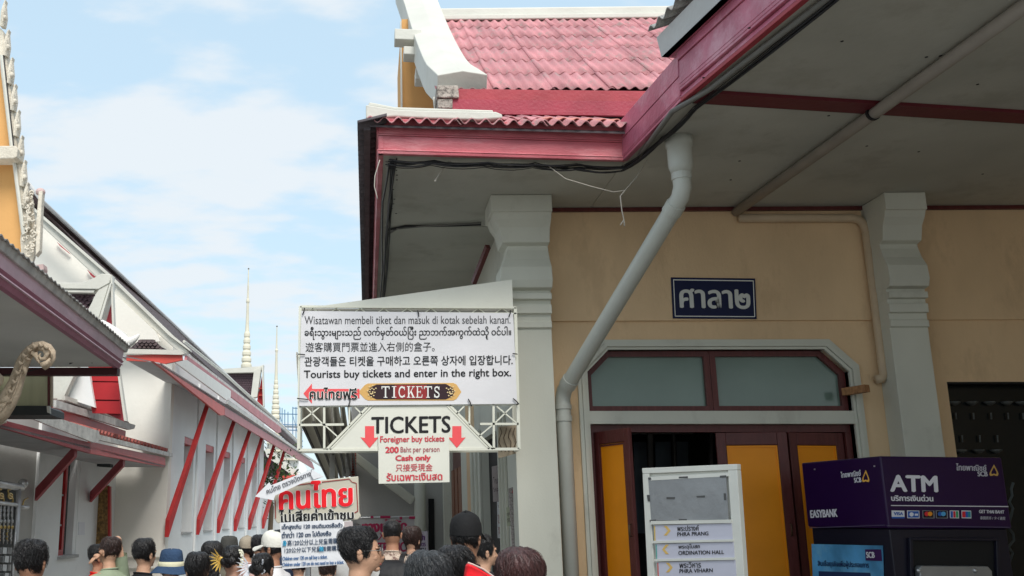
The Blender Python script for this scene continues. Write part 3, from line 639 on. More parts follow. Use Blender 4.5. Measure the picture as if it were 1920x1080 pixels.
L2('Wisatawan membeli tiket dan masuk di kotak sebelah kanan.', [(571, 593), (957, 592), (957, 607), (571, 608)], mat('grey_black_print', (.05,.05,.055), .6, 0))
L2('ခရီးသွားများသည် လက်မှတ်ဝယ်ြပီး ညာဘက်အကွက်ထဲသို့ ဝင်ပါ။', [(571, 613), (958, 612), (958, 636), (571, 637)], blk, .25)
L2('遊客購買門票並進入右側的盒子。', [(573, 642), (815, 641), (815, 659), (573, 660)], blk)
L2('관광객들은 티켓을 구매하고 오른쪽 상자에 입장합니다.', [(571, 669), (961, 666), (961, 684), (571, 687)], blk, .25)
L2('Tourists buy tickets and enter in the right box.', [(570, 695), (958, 691), (958, 710), (570, 713)], blk, .35)
patch(bn, arrow_left(((569, 719), (674, 757))), bpl, arrow_r, .003, .0015, 'red_arrow')
lettering(bn, 'คนไทยฟรี', [(581, 727), (669, 727), (669, 749), (581, 749)], bpl, offw, 1.7, .006); lettering(bn, 'คนไทยฟรี', [(581, 727), (669, 727), (669, 749), (581, 749)], bpl, blk, .5, .010)
# TICKETS plaque
patch(bn, [(672, 735), (684, 722), (690, 719), (850, 718), (856, 721), (865, 735), (856, 748), (850, 751), (690, 751), (684, 748)], bpl, gold, .003, .0015, 'plaque_border')
patch(bn, [(690, 735), (694, 727), (706, 721), (836, 720), (848, 727), (852, 735), (848, 743), (836, 749), (706, 749), (694, 743)], bpl, nearblk, .006, .0015, 'plaque_field')
patch(bn, [(740, 722), (800, 722), (800, 748), (740, 748)], bpl, dkred, .0085, .001, 'plaque_glow')
sc_ = MB(); random.seed(3)
for cx_, sx in ((697, 1), (845, -1)):
    for k in range(16):
        a = k*.8; r_ = 2+k*.55; u = cx_+sx*r_*math.cos(a)*.9; v = 735+r_*math.sin(a)*1.25
        if 720 < v < 750:
            sc_.slab([(u-1.8, v), (u, v-1.5), (u+1.8, v), (u, v+1.5)], bpl, .002, .010)
obj('gold_scrollwork', sc_, flat('pale_gold', (.80,.62,.33)), bn)
# serif letters TICKETS: strokes with slab serifs
GL = {'T': [[(.42,0),(.58,0),(.58,.92),(.42,.92)], [(.02,.9),(.98,.9),(.98,1),(.02,1)], [(.02,.74),(.10,.74),(.12,.92),(.02,.92)], [(.98,.74),(.90,.74),(.88,.92),(.98,.92)], [(.28,0),(.72,0),(.72,.07),(.28,.07)]],
      'I': [[(.38,0),(.62,0),(.62,1),(.38,1)], [(.15,0),(.85,0),(.85,.07),(.15,.07)], [(.15,.93),(.85,.93),(.85,1),(.15,1)]],
      'K': [[(.15,0),(.32,0),(.32,1),(.15,1)], [(.02,0),(.45,0),(.45,.07),(.02,.07)], [(.02,.93),(.45,.93),(.45,1),(.02,1)], [(.32,.38),(.82,1),(.92,1),(.32,.26)], [(.42,.52),(.56,.66),(.98,0),(.78,0)], [(.62,0),(1.05,0),(1.05,.07),(.62,.07)], [(.62,.93),(1.0,.93),(1.0,1),(.62,1)]],
      'E': [[(.15,0),(.32,0),(.32,1),(.15,1)], [(.02,0),(.9,0),(.9,.07),(.02,.07)], [(.02,.93),(.9,.93),(.9,1),(.02,1)], [(.9,0),(.98,.28),(.9,.28),(.82,.07)], [(.82,.93),(.88,.75),(.94,.75),(.9,1)], [(.32,.47),(.7,.47),(.7,.54),(.32,.54)], [(.66,.38),(.72,.38),(.72,.63),(.66,.63)]]}
def arc_glyph(pts, wd):
    out = []
    for (a, b) in zip(pts, pts[1:]):
        dx_, dy_ = b[0]-a[0], b[1]-a[1]; l_ = math.hypot(dx_, dy_); nx_, ny_ = -dy_/l_*wd/2, dx_/l_*wd/2
        out.append([(a[0]+nx_, a[1]+ny_), (b[0]+nx_, b[1]+ny_), (b[0]-nx_, b[1]-ny_), (a[0]-nx_, a[1]-ny_)])
    return out
GL['C'] = arc_glyph([(.5+.40*math.cos(R(a)), .5+.44*math.sin(R(a))) for a in range(45, 320, 18)], .15)+[[(.80,.65),(.88,.65),(.88,1),(.80,.9)], [(.80,.1),(.88,0),(.88,.3),(.82,.3)]]
GL['S'] = arc_glyph([(.82,.76),(.7,.9),(.5,.95),(.28,.88),(.2,.73),(.3,.58),(.55,.48),(.78,.38),(.84,.22),(.7,.08),(.48,.04),(.28,.1),(.18,.26)], .14)+[[(.80,.66),(.88,.66),(.88,1),(.80,.95)], [(.12,0),(.2,.05),(.2,.34),(.12,.34)]]
mb = MB(); x = 715; gws = {'T': 17, 'I': 13, 'C': 15, 'K': 16, 'E': 14, 'S': 14}
for chh in 'TICKETS':
    for poly in GL[chh]:
        mb.slab([(x+px_*gws[chh]*.92, 746-py_*21.5) for px_, py_ in poly], bpl, .001, .012+random.random()*.001)
    x += gws[chh]+.9
obj('serif_lettering', mb, offw, bn)
# zip ties
for a, b in (((571, 577), (567, 590)), ((783, 582), (785, 594)), ((957, 582), (954, 594)), ((559, 664), (572, 665)), ((557, 747), (578, 749)), ((657, 746), (653, 762)), ((878, 748), (884, 762)), ((962, 747), (973, 758)), ((961, 663), (970, 664))):
    obj('cable_tie', MB().tube([P(*a, YP(YS-.045)), P((a[0]+b[0])/2+1, (a[1]+b[1])/2, YP(YS-.05)), P(*b, YP(YS-.045))], .006, 6), blackcab, bn)
# lower panel
lpl = YP(YS-.01)
lpn = obj('lower_panel', MB().slab([(700, 763), (838, 761), (917, 840), (617, 842)], lpl, .012), cream_d, ts)
lettering(lpn, 'TICKETS', [(697, 782), (844, 780), (844, 811), (697, 813)], lpl, blk, .9, .004)
for (x0, x1) in ((676, 710), (840, 873)):
    h_ = (x0+x1)/2; patch(lpn, [(h_-8.5, 799), (h_+8.5, 799), (h_+8.5, 821), (x1, 820), (h_, 840), (x0, 820), (h_-8.5, 821)], lpl, arrow_r, .004, .0015, 'red_arrow')
npl = YP(YS-.03)
ntc = obj('price_notice', MB().slab([(709, 814), (842, 812), (843, 904), (710, 907)], npl, .006), cream_d, ts)
lettering(ntc, 'Foreigner buy tickets', [(713, 818), (833, 817), (833, 831), (713, 833)], npl, pinkred, .45)
lettering(ntc, '200', [(723, 838), (747, 838), (747, 849), (723, 849)], npl, pinkred, .9); lettering(ntc, 'Baht per person', [(751, 838), (824, 837), (824, 850), (751, 851)], npl, flat('rose_print', (.45,.12,.14)), .1)
lettering(ntc, 'Cash only', [(742, 854), (807, 853), (807, 866), (742, 867)], npl, pinkred, .9)
lettering(ntc, '只接受現金', [(742, 870), (811, 869), (811, 883), (742, 884)], npl, pinkred, .1)
lettering(ntc, 'รับเฉพาะเงินสด', [(725, 887), (829, 885), (829, 900), (725, 902)], npl, pinkred, .6)
# bent mesh bits behind lower right of sign
wb = MB().slab([(935, 800), (968, 797), (968, 850), (940, 858), (934, 858)], YP(YS+.3), .02); obj('wood_slat', wb, mat('old_plywood', (.40,.33,.24), .8, .3, 20, .3, 8), ts)
for k in range(4):
    mb = MB().tube([P(938+k*9+3*math.sin(t*1.7+k), 802+t*9, YP(YS+.28)) for t in range(6)], .005, 5); obj('bent_wire', mb, mat('rusty_wire', (.12,.09,.06), .7, 0), ts)

# notices taped to the dark door -----------------------------
pX = XP(XW-.13)
def note(name, px, m, label, lines, col_=blk, pl_=None):
    q = pl_ or XP(XW-.12); r_ = root(name, P(px[3][0], px[3][1], q), label, 'notice', 'notices hung by the ticket door')
    o_ = obj('sheet', MB().slab(px, q, .004), m, r_)
    x0, x1 = px[0][0], px[1][0]
    for (t0_, t1_, s) in lines:
        qq = [(x0+(x1-x0)*.12, px[0][1]+(px[3][1]-px[0][1])*t0_), (x0+(x1-x0)*.88, px[1][1]+(px[2][1]-px[1][1])*t0_), (px[3][0]+(px[2][0]-px[3][0])*.88, px[1][1]+(px[2][1]-px[1][1])*t1_), (px[3][0]+(px[2][0]-px[3][0])*.12, px[0][1]+(px[3][1]-px[0][1])*t1_)]
        lettering(r_, s, qq, q, col_, 0, .003)
    return r_
pinkpaper = mat('pinkish_paper', (.48,.42,.42), .7, .2, 8, .08, 4)
note('hanging_notice', [(922, 875), (939, 871), (942, 939), (925, 941)], pinkpaper, 'pinkish paper notice hanging in the dark doorway, the upper of two', [(.3, .5, 'Tourist'), (.6, .75, 'Stop')], flat('grey_print', (.12,.1,.1)), YP(11.6))
note('long_notice', [(932, 941), (943, 940), (945, 1010), (933, 1009)], paper, 'narrow white paper notice with red middle below the pinkish one', [(.08, .16, 'ticket'), (.35, .6, 'ขาย'), (.7, .9, '票')], flat('brown_print', (.3,.08,.08)), YP(11.5))
note('yellow_notice', [(949, 952), (958, 949), (960, 985), (950, 987)], mat('yellowed_paper', (.48,.50,.38), .7, .2, 8, .08, 4), 'small yellowish paper notice on the door jamb by the column', [(.3, .5, 'open'), (.6, .8, 'OPEN')], flat('grey_print', (.12,.1,.1)), YP(10.7))
note('jamb_poster', [(953, 916), (966, 912), (973, 1075), (963, 1078)], mat('grey_printed_paper', (.33,.30,.29), .7, .2, 30, .5, 60, .8, (.08,.07,.07), 40), 'tall grey printed strip of posters on the door jamb beside the column', [(.03, .06, 'info')], pinkred, YP(10.5))

# ================================================================== end banner
pl = YP(17.0)
eb = root('red_lettered_banner', P(730, 1080, pl), 'white banner with dark red Thai letters across the end of the passage', 'banner')
patchm = mat('grey_banner', (.48,.46,.47), .6, .2, 6, .05, 2)
obj('banner_sheet', MB().slab([(675, 975), (777, 972), (778, 1060), (676, 1062)], pl, .02), patchm, eb)
crim = flat('crimson_print', (.45,.03,.10))
lettering(eb, 'ทางเข้าวัด', [(680, 975), (762, 973), (762, 996), (680, 998)], pl, crim, 1.5)
lettering(eb, '入口', [(708, 1000), (738, 999), (738, 1012), (708, 1013)], pl, crim, .4); lettering(eb, 'ENTRANCE', [(690, 1018), (768, 1016), (768, 1034), (690, 1036)], pl, crim, .8)
obj('banner_rail', MB().tube([P(676, 971, pl), P(778, 969, pl)], .02, 8), steel, eb)
for (u0, u1, v0) in ((695, 700, 967), (713, 732, 967), (749, 754, 969), (767, 778, 968)): obj('red_tab', MB().slab([(u0, v0), (u1, v0), (u1, v0+5), (u0, v0+5)], pl, .02, .03), crim, eb)
sp = root('small_poster', P(788, 1060, YP(16.5)), 'small white poster with purple handwriting right of the red lettered banner', 'poster')
obj('sheet', MB().slab([(765, 998), (802, 996), (803, 1038), (768, 1040)], YP(16.5), .01), mat('lilac_paper', (.52,.48,.56), .6, .2, 8, .04, 3), sp)
lettering(sp, 'ทางเข้า', [(772, 1002), (796, 1001), (796, 1013), (772, 1014)], YP(16.5), flat('purple_print', (.12,.03,.18)), .8); lettering(sp, 'ขายบัตร', [(774, 1016), (798, 1015), (798, 1024), (774, 1025)], YP(16.5), flat('purple_print', (.1,.05,.2)), .3); lettering(sp, 'OPEN', [(780, 1028), (798, 1027), (798, 1034), (780, 1035)], YP(16.5), blk, .3)
obj('support_post', MB().tube([P(785, 1040, YP(16.55)), P(785, 1200, YP(16.55))], .02, 6), steel, sp)

# ================================================================== corrugated awning behind the sign
ca = root('corrugated_awning', (-1, 14, 0), 'stack of ribbed grey awning sheets running back behind the ticket sign', 'awning')
cam_m = mat('pale_ribbed_sheet', (.60, .58, .50), .6, .2, 20, .1, 3, .5, (.16,.15,.12), 3, stretch=(1,1,.15))
edge_m = mat('dark_sheet_edge', (.10,.09,.08), .7, 0)
for k, xa in enumerate((-.76, -.62, -.50, -.39, -.29, -.20)):
    o_ = Vector((xa, 11.5+.12*k, 2.83)); U = Vector((0, 11, -.50)); Vv = Vector((-.06, 0, .80)); nn = U.normalized().cross(Vv.normalized())
    obj('awning_sheet', MB().corr(o_, U, Vv, nn, .16, .010, .006, 6), cam_m, ca, smooth=False)
    obj('sheet_edge', MB().beam(o_+Vector((0,0,-.02)), o_+U+Vector((0,0,-.02)), .03, .03), edge_m, ca)
0 and obj('awning_roof', MB().prism([(-.66, 11.5, 3.70), (.12, 11.5, 3.72), (.12, 22.5, 3.22), (-.66, 22.5, 3.20)], Vector((0, 0, .02))), cam_m, ca)
obj('awning_post', MB().box((-.56, 15.2, 0), (-.48, 15.28, 3.4)), mat('grey_post', (.38,.37,.34), .6, .1), ca)
bt = MB().slab([(641, 862), (660, 845), (660, 880), (653, 893), (641, 893)], YP(18.5), .2); obj('foil_duct', bt, mat('crumpled_foil', (.5,.5,.48), .4, 1, 25, .3, 8, metal=.4), ca)
rr_ = root('brick_red_roof', P(655, 895, YP(19)), 'small strip of brick red roof tiles beyond the ribbed awning', 'roof')
for k in range(9): obj('tile_course', MB().slab([(652-k*.5, 850+k*5), (668, 847+k*5), (668, 851+k*5), (652-k*.5, 854+k*5)], YP(19), .08, .02*(k % 2)), mat('brick_red_tile', (.34,.075,.06), .7, .3, 20, .2, 6), rr_)

# ================================================================== ATM
zt_a = 2.23; za = ZP(zt_a)
a0 = P(1503, 868, za); a1 = P(1650, 855, za); a2 = P(1878, 858, za)
SL = VPL(a0, a1); SR = VPL(a1, a2)
atm = root('cash_machine', (a1.x+.3, a1.y+.4, 0), 'dark purple cash machine booth with white ATM lettering and card logos', 'cash machine')
back = Vector((.25, .85, 0)); zb_ = P(1660, 991, SL).z
def zz(p, z): return Vector((p.x, p.y, z))
inn = Vector((.0, .03, 0))
bk0 = a0+Vector((.35, .28, 0)); bk2 = a2+Vector((.0, .75, 0)); bk0 = a0+Vector((.3,.35,0))
poly = [a0, a1, a2, bk2, bk0]
obj('header', MB().prism([zz(p, zb_) for p in poly], Vector((0, 0, zt_a-zb_))), purple, atm, bevel=.012)
cen = sum(poly, Vector())/5; pin = [p.lerp(cen, .045) for p in poly]
cab = obj('cabinet', MB().prism([zz(p, 0) for p in pin], Vector((0, 0, zb_-.003))), darkcab, atm, bevel=.008)
oL = -away(SL)*0
atmw = flat('atm_white', (.78,.76,.80)); atmo = flat('atm_gold', (.85,.45,.08))
def leafmark(par, cx_, cy_, w_, h_, pl_, m):
    out = [(0, -1), (.32, -.55), (.85, .25), (1, .62), (.82, .95), (.35, .92), (0, .78), (-.35, .92), (-.82, .95), (-1, .62), (-.85, .25), (-.32, -.55)]
    mb = MB(); n_ = len(out)
    for i in range(n_):
        a, b = out[i], out[(i+1) % n_]; f = .62
        mb.slab([(cx_+a[0]*w_/2, cy_+a[1]*h_/2), (cx_+b[0]*w_/2, cy_+b[1]*h_/2), (cx_+b[0]*w_/2*f, cy_+(b[1]*f+.04)*h_/2), (cx_+a[0]*w_/2*f, cy_+(a[1]*f+.04)*h_/2)], pl_, .001, .004)
    return obj('leaf_emblem', mb, m, par)
lettering(atm, 'ไทยพาณิชย์', [(1577, 885), (1614, 880), (1615, 892), (1578, 896)], SL, atmw, .35); lettering(atm, 'SCB', [(1602, 896), (1615, 895), (1616, 904), (1603, 905)], SL, atmw, .5)
leafmark(atm, 1624, 893, 14, 23, SL, atmo)
lettering(atm, 'EASYBANK', [(1520, 957), (1570, 954), (1571, 969), (1521, 971)], SL, atmw, .6)
lettering(atm, 'ATM', [(1669, 891), (1755, 893), (1757, 922), (1670, 921)], SR, atmw, 1.8)
lettering(atm, 'บริการเงินด่วน', [(1670, 927), (1748, 928), (1749, 940), (1671, 939)], SR, atmw, .6)
patch(atm, [(1670, 947), (1890, 949), (1890, 950.6), (1670, 948.6)], SR, atmw, .004, .001, 'white_rule')
lettering(atm, 'ไทยพาณิชย์', [(1792, 869), (1848, 871), (1849, 883), (1792, 882)], SR, flat('atm_grey', (.55,.53,.58)), .4); lettering(atm, 'SCB', [(1832, 884), (1850, 884), (1851, 893), (1833, 893)], SR, flat('atm_grey', (.55,.53,.58)), .6)
leafmark(atm, 1863, 882, 17, 22, SR, flat('atm_dull_gold', (.60,.36,.10)))
lettering(atm, 'GET THAI BAHT', [(1835, 956), (1882, 957), (1882, 963), (1835, 962)], SR, atmw, .25); lettering(atm, '泰国货币 / タイ通貨', [(1837, 968), (1884, 969), (1884, 975), (1837, 974)], SR, flat('atm_grey', (.55,.53,.58)), .1)
def card(x0, x1, cols):
    patch(atm, [(x0, 957), (x1, 957.5), (x1+.6, 972), (x0+.6, 971.6)], SR, cols[0], .004, .001, 'card_logo')
    for (dx0, dx1, dy0, dy1, c_) in cols[1:]:
        W_ = x1-x0; patch(atm, [(x0+W_*dx0, 957+15*dy0), (x0+W_*dx1, 957+15*dy0), (x0+W_*dx1+.4, 957+15*dy1), (x0+W_*dx0+.4, 957+15*dy1)], SR, c_, .0055, .001, 'card_logo_field')
def disc(cx_, cy_, r_, pl_, m, off=.0075): patch(atm, [(cx_+r_*math.cos(R(a)), cy_+r_*math.sin(R(a))) for a in range(0, 360, 24)], pl_, m, off, .0005, 'card_logo_disc')
cw = flat('card_white', (.75,.75,.8)); cbl = flat('card_blue', (.03,.12,.45)); cbk = flat('card_black', (.01,.01,.015)); cre = flat('card_red', (.7,.03,.04)); cor = flat('card_orange', (.85,.3,.02)); cgr = flat('card_green', (.05,.35,.15)); clb = flat('card_light_blue', (.1,.4,.7))
card(1671, 1695, [cw, (0, 1, .8, 1, cbl)]); lettering(atm, 'VISA', [(1675, 960), (1692, 960.4), (1692, 966), (1675, 966)], SR, cbl, .3, .007)
card(1700, 1723, [cw, (.06, .94, .1, .9, cbl)]); disc(1708, 964.5, 4, SR, cw); patch(atm, [(1714, 963), (1720, 963), (1720, 967), (1714, 967)], SR, cw, .0075, .0005, 'card_logo_field')
card(1729, 1751, [flat('card_grey', (.3,.3,.32)), (.05, .92, .06, .92, cbk)]); disc(1736.5, 963.5, 4.3, SR, cre); disc(1742.5, 963.5, 4.3, SR, cor, .0085)
card(1754, 1776, [flat('card_grey', (.3,.3,.32)), (.05, .92, .06, .92, cbk)]); disc(1761.5, 963.5, 4.3, SR, cbl); disc(1767.5, 963.5, 4.3, SR, clb, .0085)
card(1780, 1797, [cw, (.08, .33, .1, .9, cbl), (.38, .62, .1, .9, cre), (.67, .92, .1, .9, cgr)])
card(1802, 1820, [cw, (.06, .4, .12, .88, cre), (.40, .66, .12, .88, cbl), (.66, .94, .12, .88, flat('card_teal', (.02,.25,.3)))])
sm = MB(); sm.slab([(1518, 989), (1660, 984), (1660, 985.4), (1518, 990.4)], SL, .001, .003); sm.slab([(1662, 985), (1893, 988), (1893, 989.4), (1662, 986.4)], SR, .001, .003)
obj('panel_seam', sm, flat('seam_grey', (.10,.08,.14)), atm)
for (u, v) in ((1528, 880), (1640, 874)): obj('screw_head', MB().slab([(u-1.4, v-1.4), (u+1.4, v-1.4), (u+1.4, v+1.4), (u-1.4, v+1.4)], SL, .002, .004), steel, atm)
# left face poster, front recess & console
SLp = VPL(pin[0], pin[1]); SRp = VPL(pin[1], pin[2])
scr = mat('blue_poster', (.10,.34,.60), .35, 0, 1, .5, 2.2, .9, (.33,.62,.72), .9, dpos=.45)
pst = obj('side_poster', MB().slab([(1524, 1020), (1657, 1023), (1662, 1200), (1530, 1200)], SLp, .006, .012), scr, cab)
obj('poster_logo_box', MB().slab([(1625, 1030), (1655, 1030), (1657, 1052), (1626, 1051)], SLp, .001, .015), flat('box_purple', (.05,.01,.09)), pst)
lettering(pst, 'SCB', [(1628, 1035), (1643, 1035), (1644, 1046), (1629, 1046)], SLp, atmw, .6, .019)
leafmark(pst, 1649, 1042, 7, 12, SLp, flat('poster_red', (.7,.2,.2)))
lettering(pst, 'สินเชื่อธุรกิจเพื่อผู้ประกอบการ', [(1536, 1050), (1632, 1053), (1633, 1068), (1537, 1064)], SLp, flat('poster_navy', (.02,.04,.12)), .3, .016)
obj('poster_panel', MB().slab([(1538, 1071), (1635, 1074), (1640, 1160), (1542, 1160)], SLp, .001, .016), flat('poster_navy', (.02,.04,.12)), pst)
obj('screen_recess', MB().slab([(1706, 1014), (1862, 1015), (1866, 1180), (1712, 1180)], SRp, .004, .006), black_m, cab)
rf = MB()
for q in ([(1700, 1008), (1868, 1009), (1868, 1014), (1704, 1013)], [(1700, 1008), (1706, 1013), (1712, 1180), (1704, 1180)], [(1862, 1014), (1868, 1009), (1872, 1180), (1866, 1180)]): rf.slab(q, SRp, .03, .035)
obj('recess_frame', rf, darkcab, cab, bevel=.004)
obj('console', MB().slab([(1712, 1064), (1716, 1060), (1840, 1061), (1848, 1070), (1850, 1110), (1716, 1110)], SRp, .06, .07), mat('brushed_console', (.35,.36,.37), .35, .05, 10, .1, 6, metal=.6), cab, bevel=.008)
for u in (1722, 1828): obj('console_knob', MB().ell(P(u, 1070, (SRp[0], SRp[1]-.07*(1 if away(SRp).dot(SRp[0]) > 0 else -1))), (.018,.018,.018), 10, 6), steel, cab, smooth=True)
obj('side_cables', MB().tube([P(1893+random.uniform(-3, 8), 905+k*12, YP(9.6)) for k in range(15)], .012, 6), mat('dusty_cable', (.05,.06,.06), .6, .2, 20, .3), cab)

# ================================================================== direction board
zb = ZP(2.11); b0 = P(1205, 878, zb); b1 = P(1383, 870, zb); BP = VPL(b0, b1)
db = root('direction_board', ((b0.x+b1.x)/2, (b0.y+b1.y)/2, 0), 'white framed direction board with three arrow rows before the open orange door', 'direction board')
wf = mat('white_board_frame', (.74,.74,.68), .5, .1, 20, .05, 3)
dfm = MB()
for q in ([(1205, 878), (1383, 870), (1383.6, 881), (1206, 888.5)], [(1206, 889), (1218, 888), (1240, 1300), (1226, 1300)], [(1366, 882), (1383.6, 881.5), (1412, 1300), (1394, 1300)]): dfm.slab(q, BP, .05, .01)
obj('frame', dfm, wf, db, bevel=.004)
obj('back_board', MB().slab([(1218, 888.5), (1366, 882.2), (1393, 1299), (1239, 1299)], BP, .02, -.012), wf, db)
obj('top_rail', MB().slab([(1222, 894), (1368, 886), (1368.5, 893), (1222.5, 901)], BP, .02, .014), wf, db)
foil = mat('taped_foil_sheet', (.33,.34,.35), .35, .35, 12, .12, 3, .3, (.5,.5,.52), 7, metal=.35, dpos=.58)
fs_ = obj('foil_sheet', MB().slab([(1217, 895), (1363, 892), (1368, 974), (1223, 976)], BP, .004, .012), foil, db)
for q in ([(1217, 897), (1222, 895), (1224, 899), (1219, 900)], [(1252, 932), (1268, 932), (1267, 936), (1252, 936)], [(1308, 930), (1324, 929), (1324, 933), (1309, 933)], [(1359, 925), (1363, 925), (1364, 938), (1360, 938)], [(1275, 894), (1292, 893), (1292, 897), (1275, 897)], [(1275, 973), (1290, 973), (1290, 976), (1275, 976)], [(1220, 975), (1232, 974), (1232, 978), (1221, 979)], [(1215, 928), (1220, 928), (1221, 940), (1217, 940)], [(1352, 892), (1364, 891), (1364, 895), (1352, 896)]):
    obj('tape_piece', MB().slab(q, BP, .001, .015), mat('grey_tape', (.10,.10,.10), .5, 0), fs_)
rows_ = [(983, 1016, 'พระปรางค์', 'PHRA PRANG', '>', (.72,.50,.12)), (1018, 1049, 'พระอุโบสถ', 'ORDINATION HALL', '<', (.12,.42,.36)), (1052, 1083, 'พระวิหาร', 'PHRA VIHARN', '>', (.70,.15,.12))]
lav = mat('lavender_slat', (.62,.62,.72), .4, .02, 10, .04, 2); arr = flat('arrow_gold', (.78,.52,.16))
for k, (v0, v1, th_, en, dr, ec) in enumerate(rows_):
    s_ = k*3.4; o_ = obj('name_slat', MB().slab([(1228+s_*.9, v0+2), (1374+s_, v0-2), (1376+s_, v1-3), (1230+s_*.9, v1+1)], BP, .008, .016), lav, db)
    obj('slat_rail', MB().slab([(1224+s_, v0-6+(2 if k else 0)), (1374+s_, v0-9+(2 if k else 0)), (1374+s_, v0-2.5), (1224+s_, v0+.5)], BP, .02, .026), wf, db)
    x0 = 1243+s_*.6
    lettering(o_, th_, [(x0+30, v0+2.6), (x0+70, v0+1.5), (x0+70, v0+12), (x0+30, v0+13)], BP, blk, .15, .018)
    ew_ = {'PHRA PRANG': 58, 'ORDINATION HALL': 85, 'PHRA VIHARN': 62}[en]
    lettering(o_, en, [(x0+30, v0+15), (x0+30+ew_, v0+13.5), (x0+30+ew_, v0+20.5), (x0+30, v0+22.5)], BP, blk, .15, .018)
    obj('colour_tab', MB().slab([(1229+s_*.9, v0+3), (1231+s_*.9, v0+3), (1232+s_*.9, v1), (1230+s_*.9, v1)], BP, .001, .018), flat('tab_%d' % k, ec), o_)
    cx_ = x0+8; sgn = 1 if dr == '>' else -1; cy_ = v0+12
    obj('chevron', MB().slab([(cx_-sgn*4, cy_-9), (cx_+sgn*2, cy_-9), (cx_+sgn*9, cy_), (cx_+sgn*2, cy_+9), (cx_-sgn*4, cy_+9), (cx_+sgn*4, cy_)], BP, .001, .018), arr, o_)
obj('board_leg', MB().box((b0.x+.03, b0.y+.02, 0), (b0.x+.08, b0.y+.06, .8)), wf, db); obj('board_leg', MB().box((b1.x+.08, b1.y+.08, 0), (b1.x+.13, b1.y+.12, .8)), wf, db)

# ================================================================== LEFT: long temple hall
hall = root('temple_hall', lp(4.5, 24, 0), 'long white temple hall with coral red eaves and slanting red struts along its windows', 'temple hall')
AW = 4.5; FD = 19.1
def aD(u): return AW*1891.5/(753.5-u)
wins = [(338, 357), (380, 396), (416, 428), (446, 457), (471, 480)]
zwt, zwb = P(344, 817, LS(AW)).z, P(344, 1001, LS(AW)).z
edges = [FD]+[aD(x) for w_ in wins for x in w_]+[32.6]
mbw = MB()
def lbox(mb, a0_, a1_, d0, d1, z0, z1):
    return mb.add([lp(a0_, d0, z0), lp(a0_, d1, z0), lp(a1_, d1, z0), lp(a1_, d0, z0), lp(a0_, d0, z1), lp(a0_, d1, z1), lp(a1_, d1, z1), lp(a1_, d0, z1)],
                  [(0,3,2,1),(4,5,6,7),(0,1,5,4),(1,2,6,5),(2,3,7,6),(3,0,4,7)])
for k in range(0, len(edges), 2): lbox(mbw, AW, AW+.35, edges[k], edges[k+1], 0, 4.9)
for k in range(1, len(edges)-1, 2): lbox(mbw, AW, AW+.35, edges[k], edges[k+1], 0, zwb); lbox(mbw, AW, AW+.35, edges[k], edges[k+1], zwt, 4.9)
obj('side_wall', mbw, lwhite, hall)
for k, (x0, x1) in enumerate(wins):
    d0, d1 = aD(x0), aD(x1)
    wn = obj('window', lbox(MB(), AW+.30, AW+.34, d0+.01, d1-.01, zwb, zwt), mat('grey_shutter', (.62,.62,.62), .6, .1, 10, .06, 1), hall)
    obj('window_lintel', lbox(MB(), AW+.02, AW+.29, d0+.005, d1-.005, zwt-.14, zwt-.003), strutred, wn)
    obj('window_sill', lbox(MB(), AW-.03, AW+.29, d0+.01, d1-.01, zwb+.002, zwb+.03), mat('grey_sill', (.40,.40,.39), .8, .1), wn)
    obj('wall_rib', lbox(MB(), AW-.04, AW-.003, d1+.25, d1+.45, 0, 4.6), lwhite, hall)
obj('facing_wall', MB().prism([lp(4.49, FD-.02, 0), lp(5.9, FD-.02, 0), lp(5.9, FD-.02, 5.2), lp(4.49, FD-.02, 5.2)], LD*.25), lcream, hall)
obj('facing_wall_far', MB().prism([lp(4.87, 32.3, 0), lp(9, 32.3, 0), lp(9, 32.3, 4.8), lp(4.87, 32.3, 4.8)], LD*.2), lwhite, hall)
for v in (1037, 1058): obj('plinth_moulding', MB().slab([(213, v), (302, v), (302, v+7), (213, v+7)], LF(FD-.03), .02, .06), lcream, hall)
# struts
feet = [(309, 995), (367, 992), (406, 990), (438, 987.5), (465, 985.5), (491, 984)]
tops = [(386, 756), (437, 786), (466, 806), (489, 819), (512, 833), (531, 845)]
for (f, t_) in zip(feet, tops):
    a = P(*f, LS(AW-.03)); b = P(*t_, LS(4.02)); d_ = (b-a)
    wv_ = LD*.09
    mb = MB(); mb.prism([a-Vector((0,0,.12)), a+wv_*.2+Vector((0,0,.20)), b+wv_*.6+Vector((0,0,.06)), b-wv_*.4-Vector((0,0,.06))], LN*.08); obj('strut', mb, strutred, hall)
# eaves
le = LS(3.9)
def lslab(name, px, m, a_=3.9, th=.05, off=0, par=None): return obj(name, MB().slab(px, LS(a_), th, off), m, par or hall)
lslab('lower_fascia', [(287, 677), (421, 763), (421, 778), (415, 779), (310, 694)], coral, 3.9)
lslab('lower_fascia', [(421.5, 763), (562, 851), (585, 866), (590, 880), (562, 863), (421.5, 778)], pinkf, 3.9)
lslab('white_flashing', [(318, 676), (345, 675), (428, 733), (428, 744), (420, 750)], flat('bright_white_cap', (.85,.84,.80)), 3.9, .04, .06)
lslab('gutter', [(425, 750), (562, 846), (600, 872), (602, 876), (562, 850), (422, 757)], gutter, 3.9, .05, .05)
lslab('upper_fascia', [(340, 667), (520, 801), (521, 810), (515, 812), (338, 678)], pinkf, 4.25, .05, .12)
lslab('upper_gutter', [(343, 661), (525, 799), (523, 803), (341, 666)], gutter, 4.25, .05, .08)
obj('eave_soffit', MB().prism([lp(3.92, 15.8, 4.16), lp(4.62, 15.8, 4.30), lp(4.62, 46, 4.30), lp(3.92, 46, 4.16)], Vector((0,0,.02))), mat('hall_soffit', (.42,.42,.43), .8, .1), hall)
lf = LF(18.9)
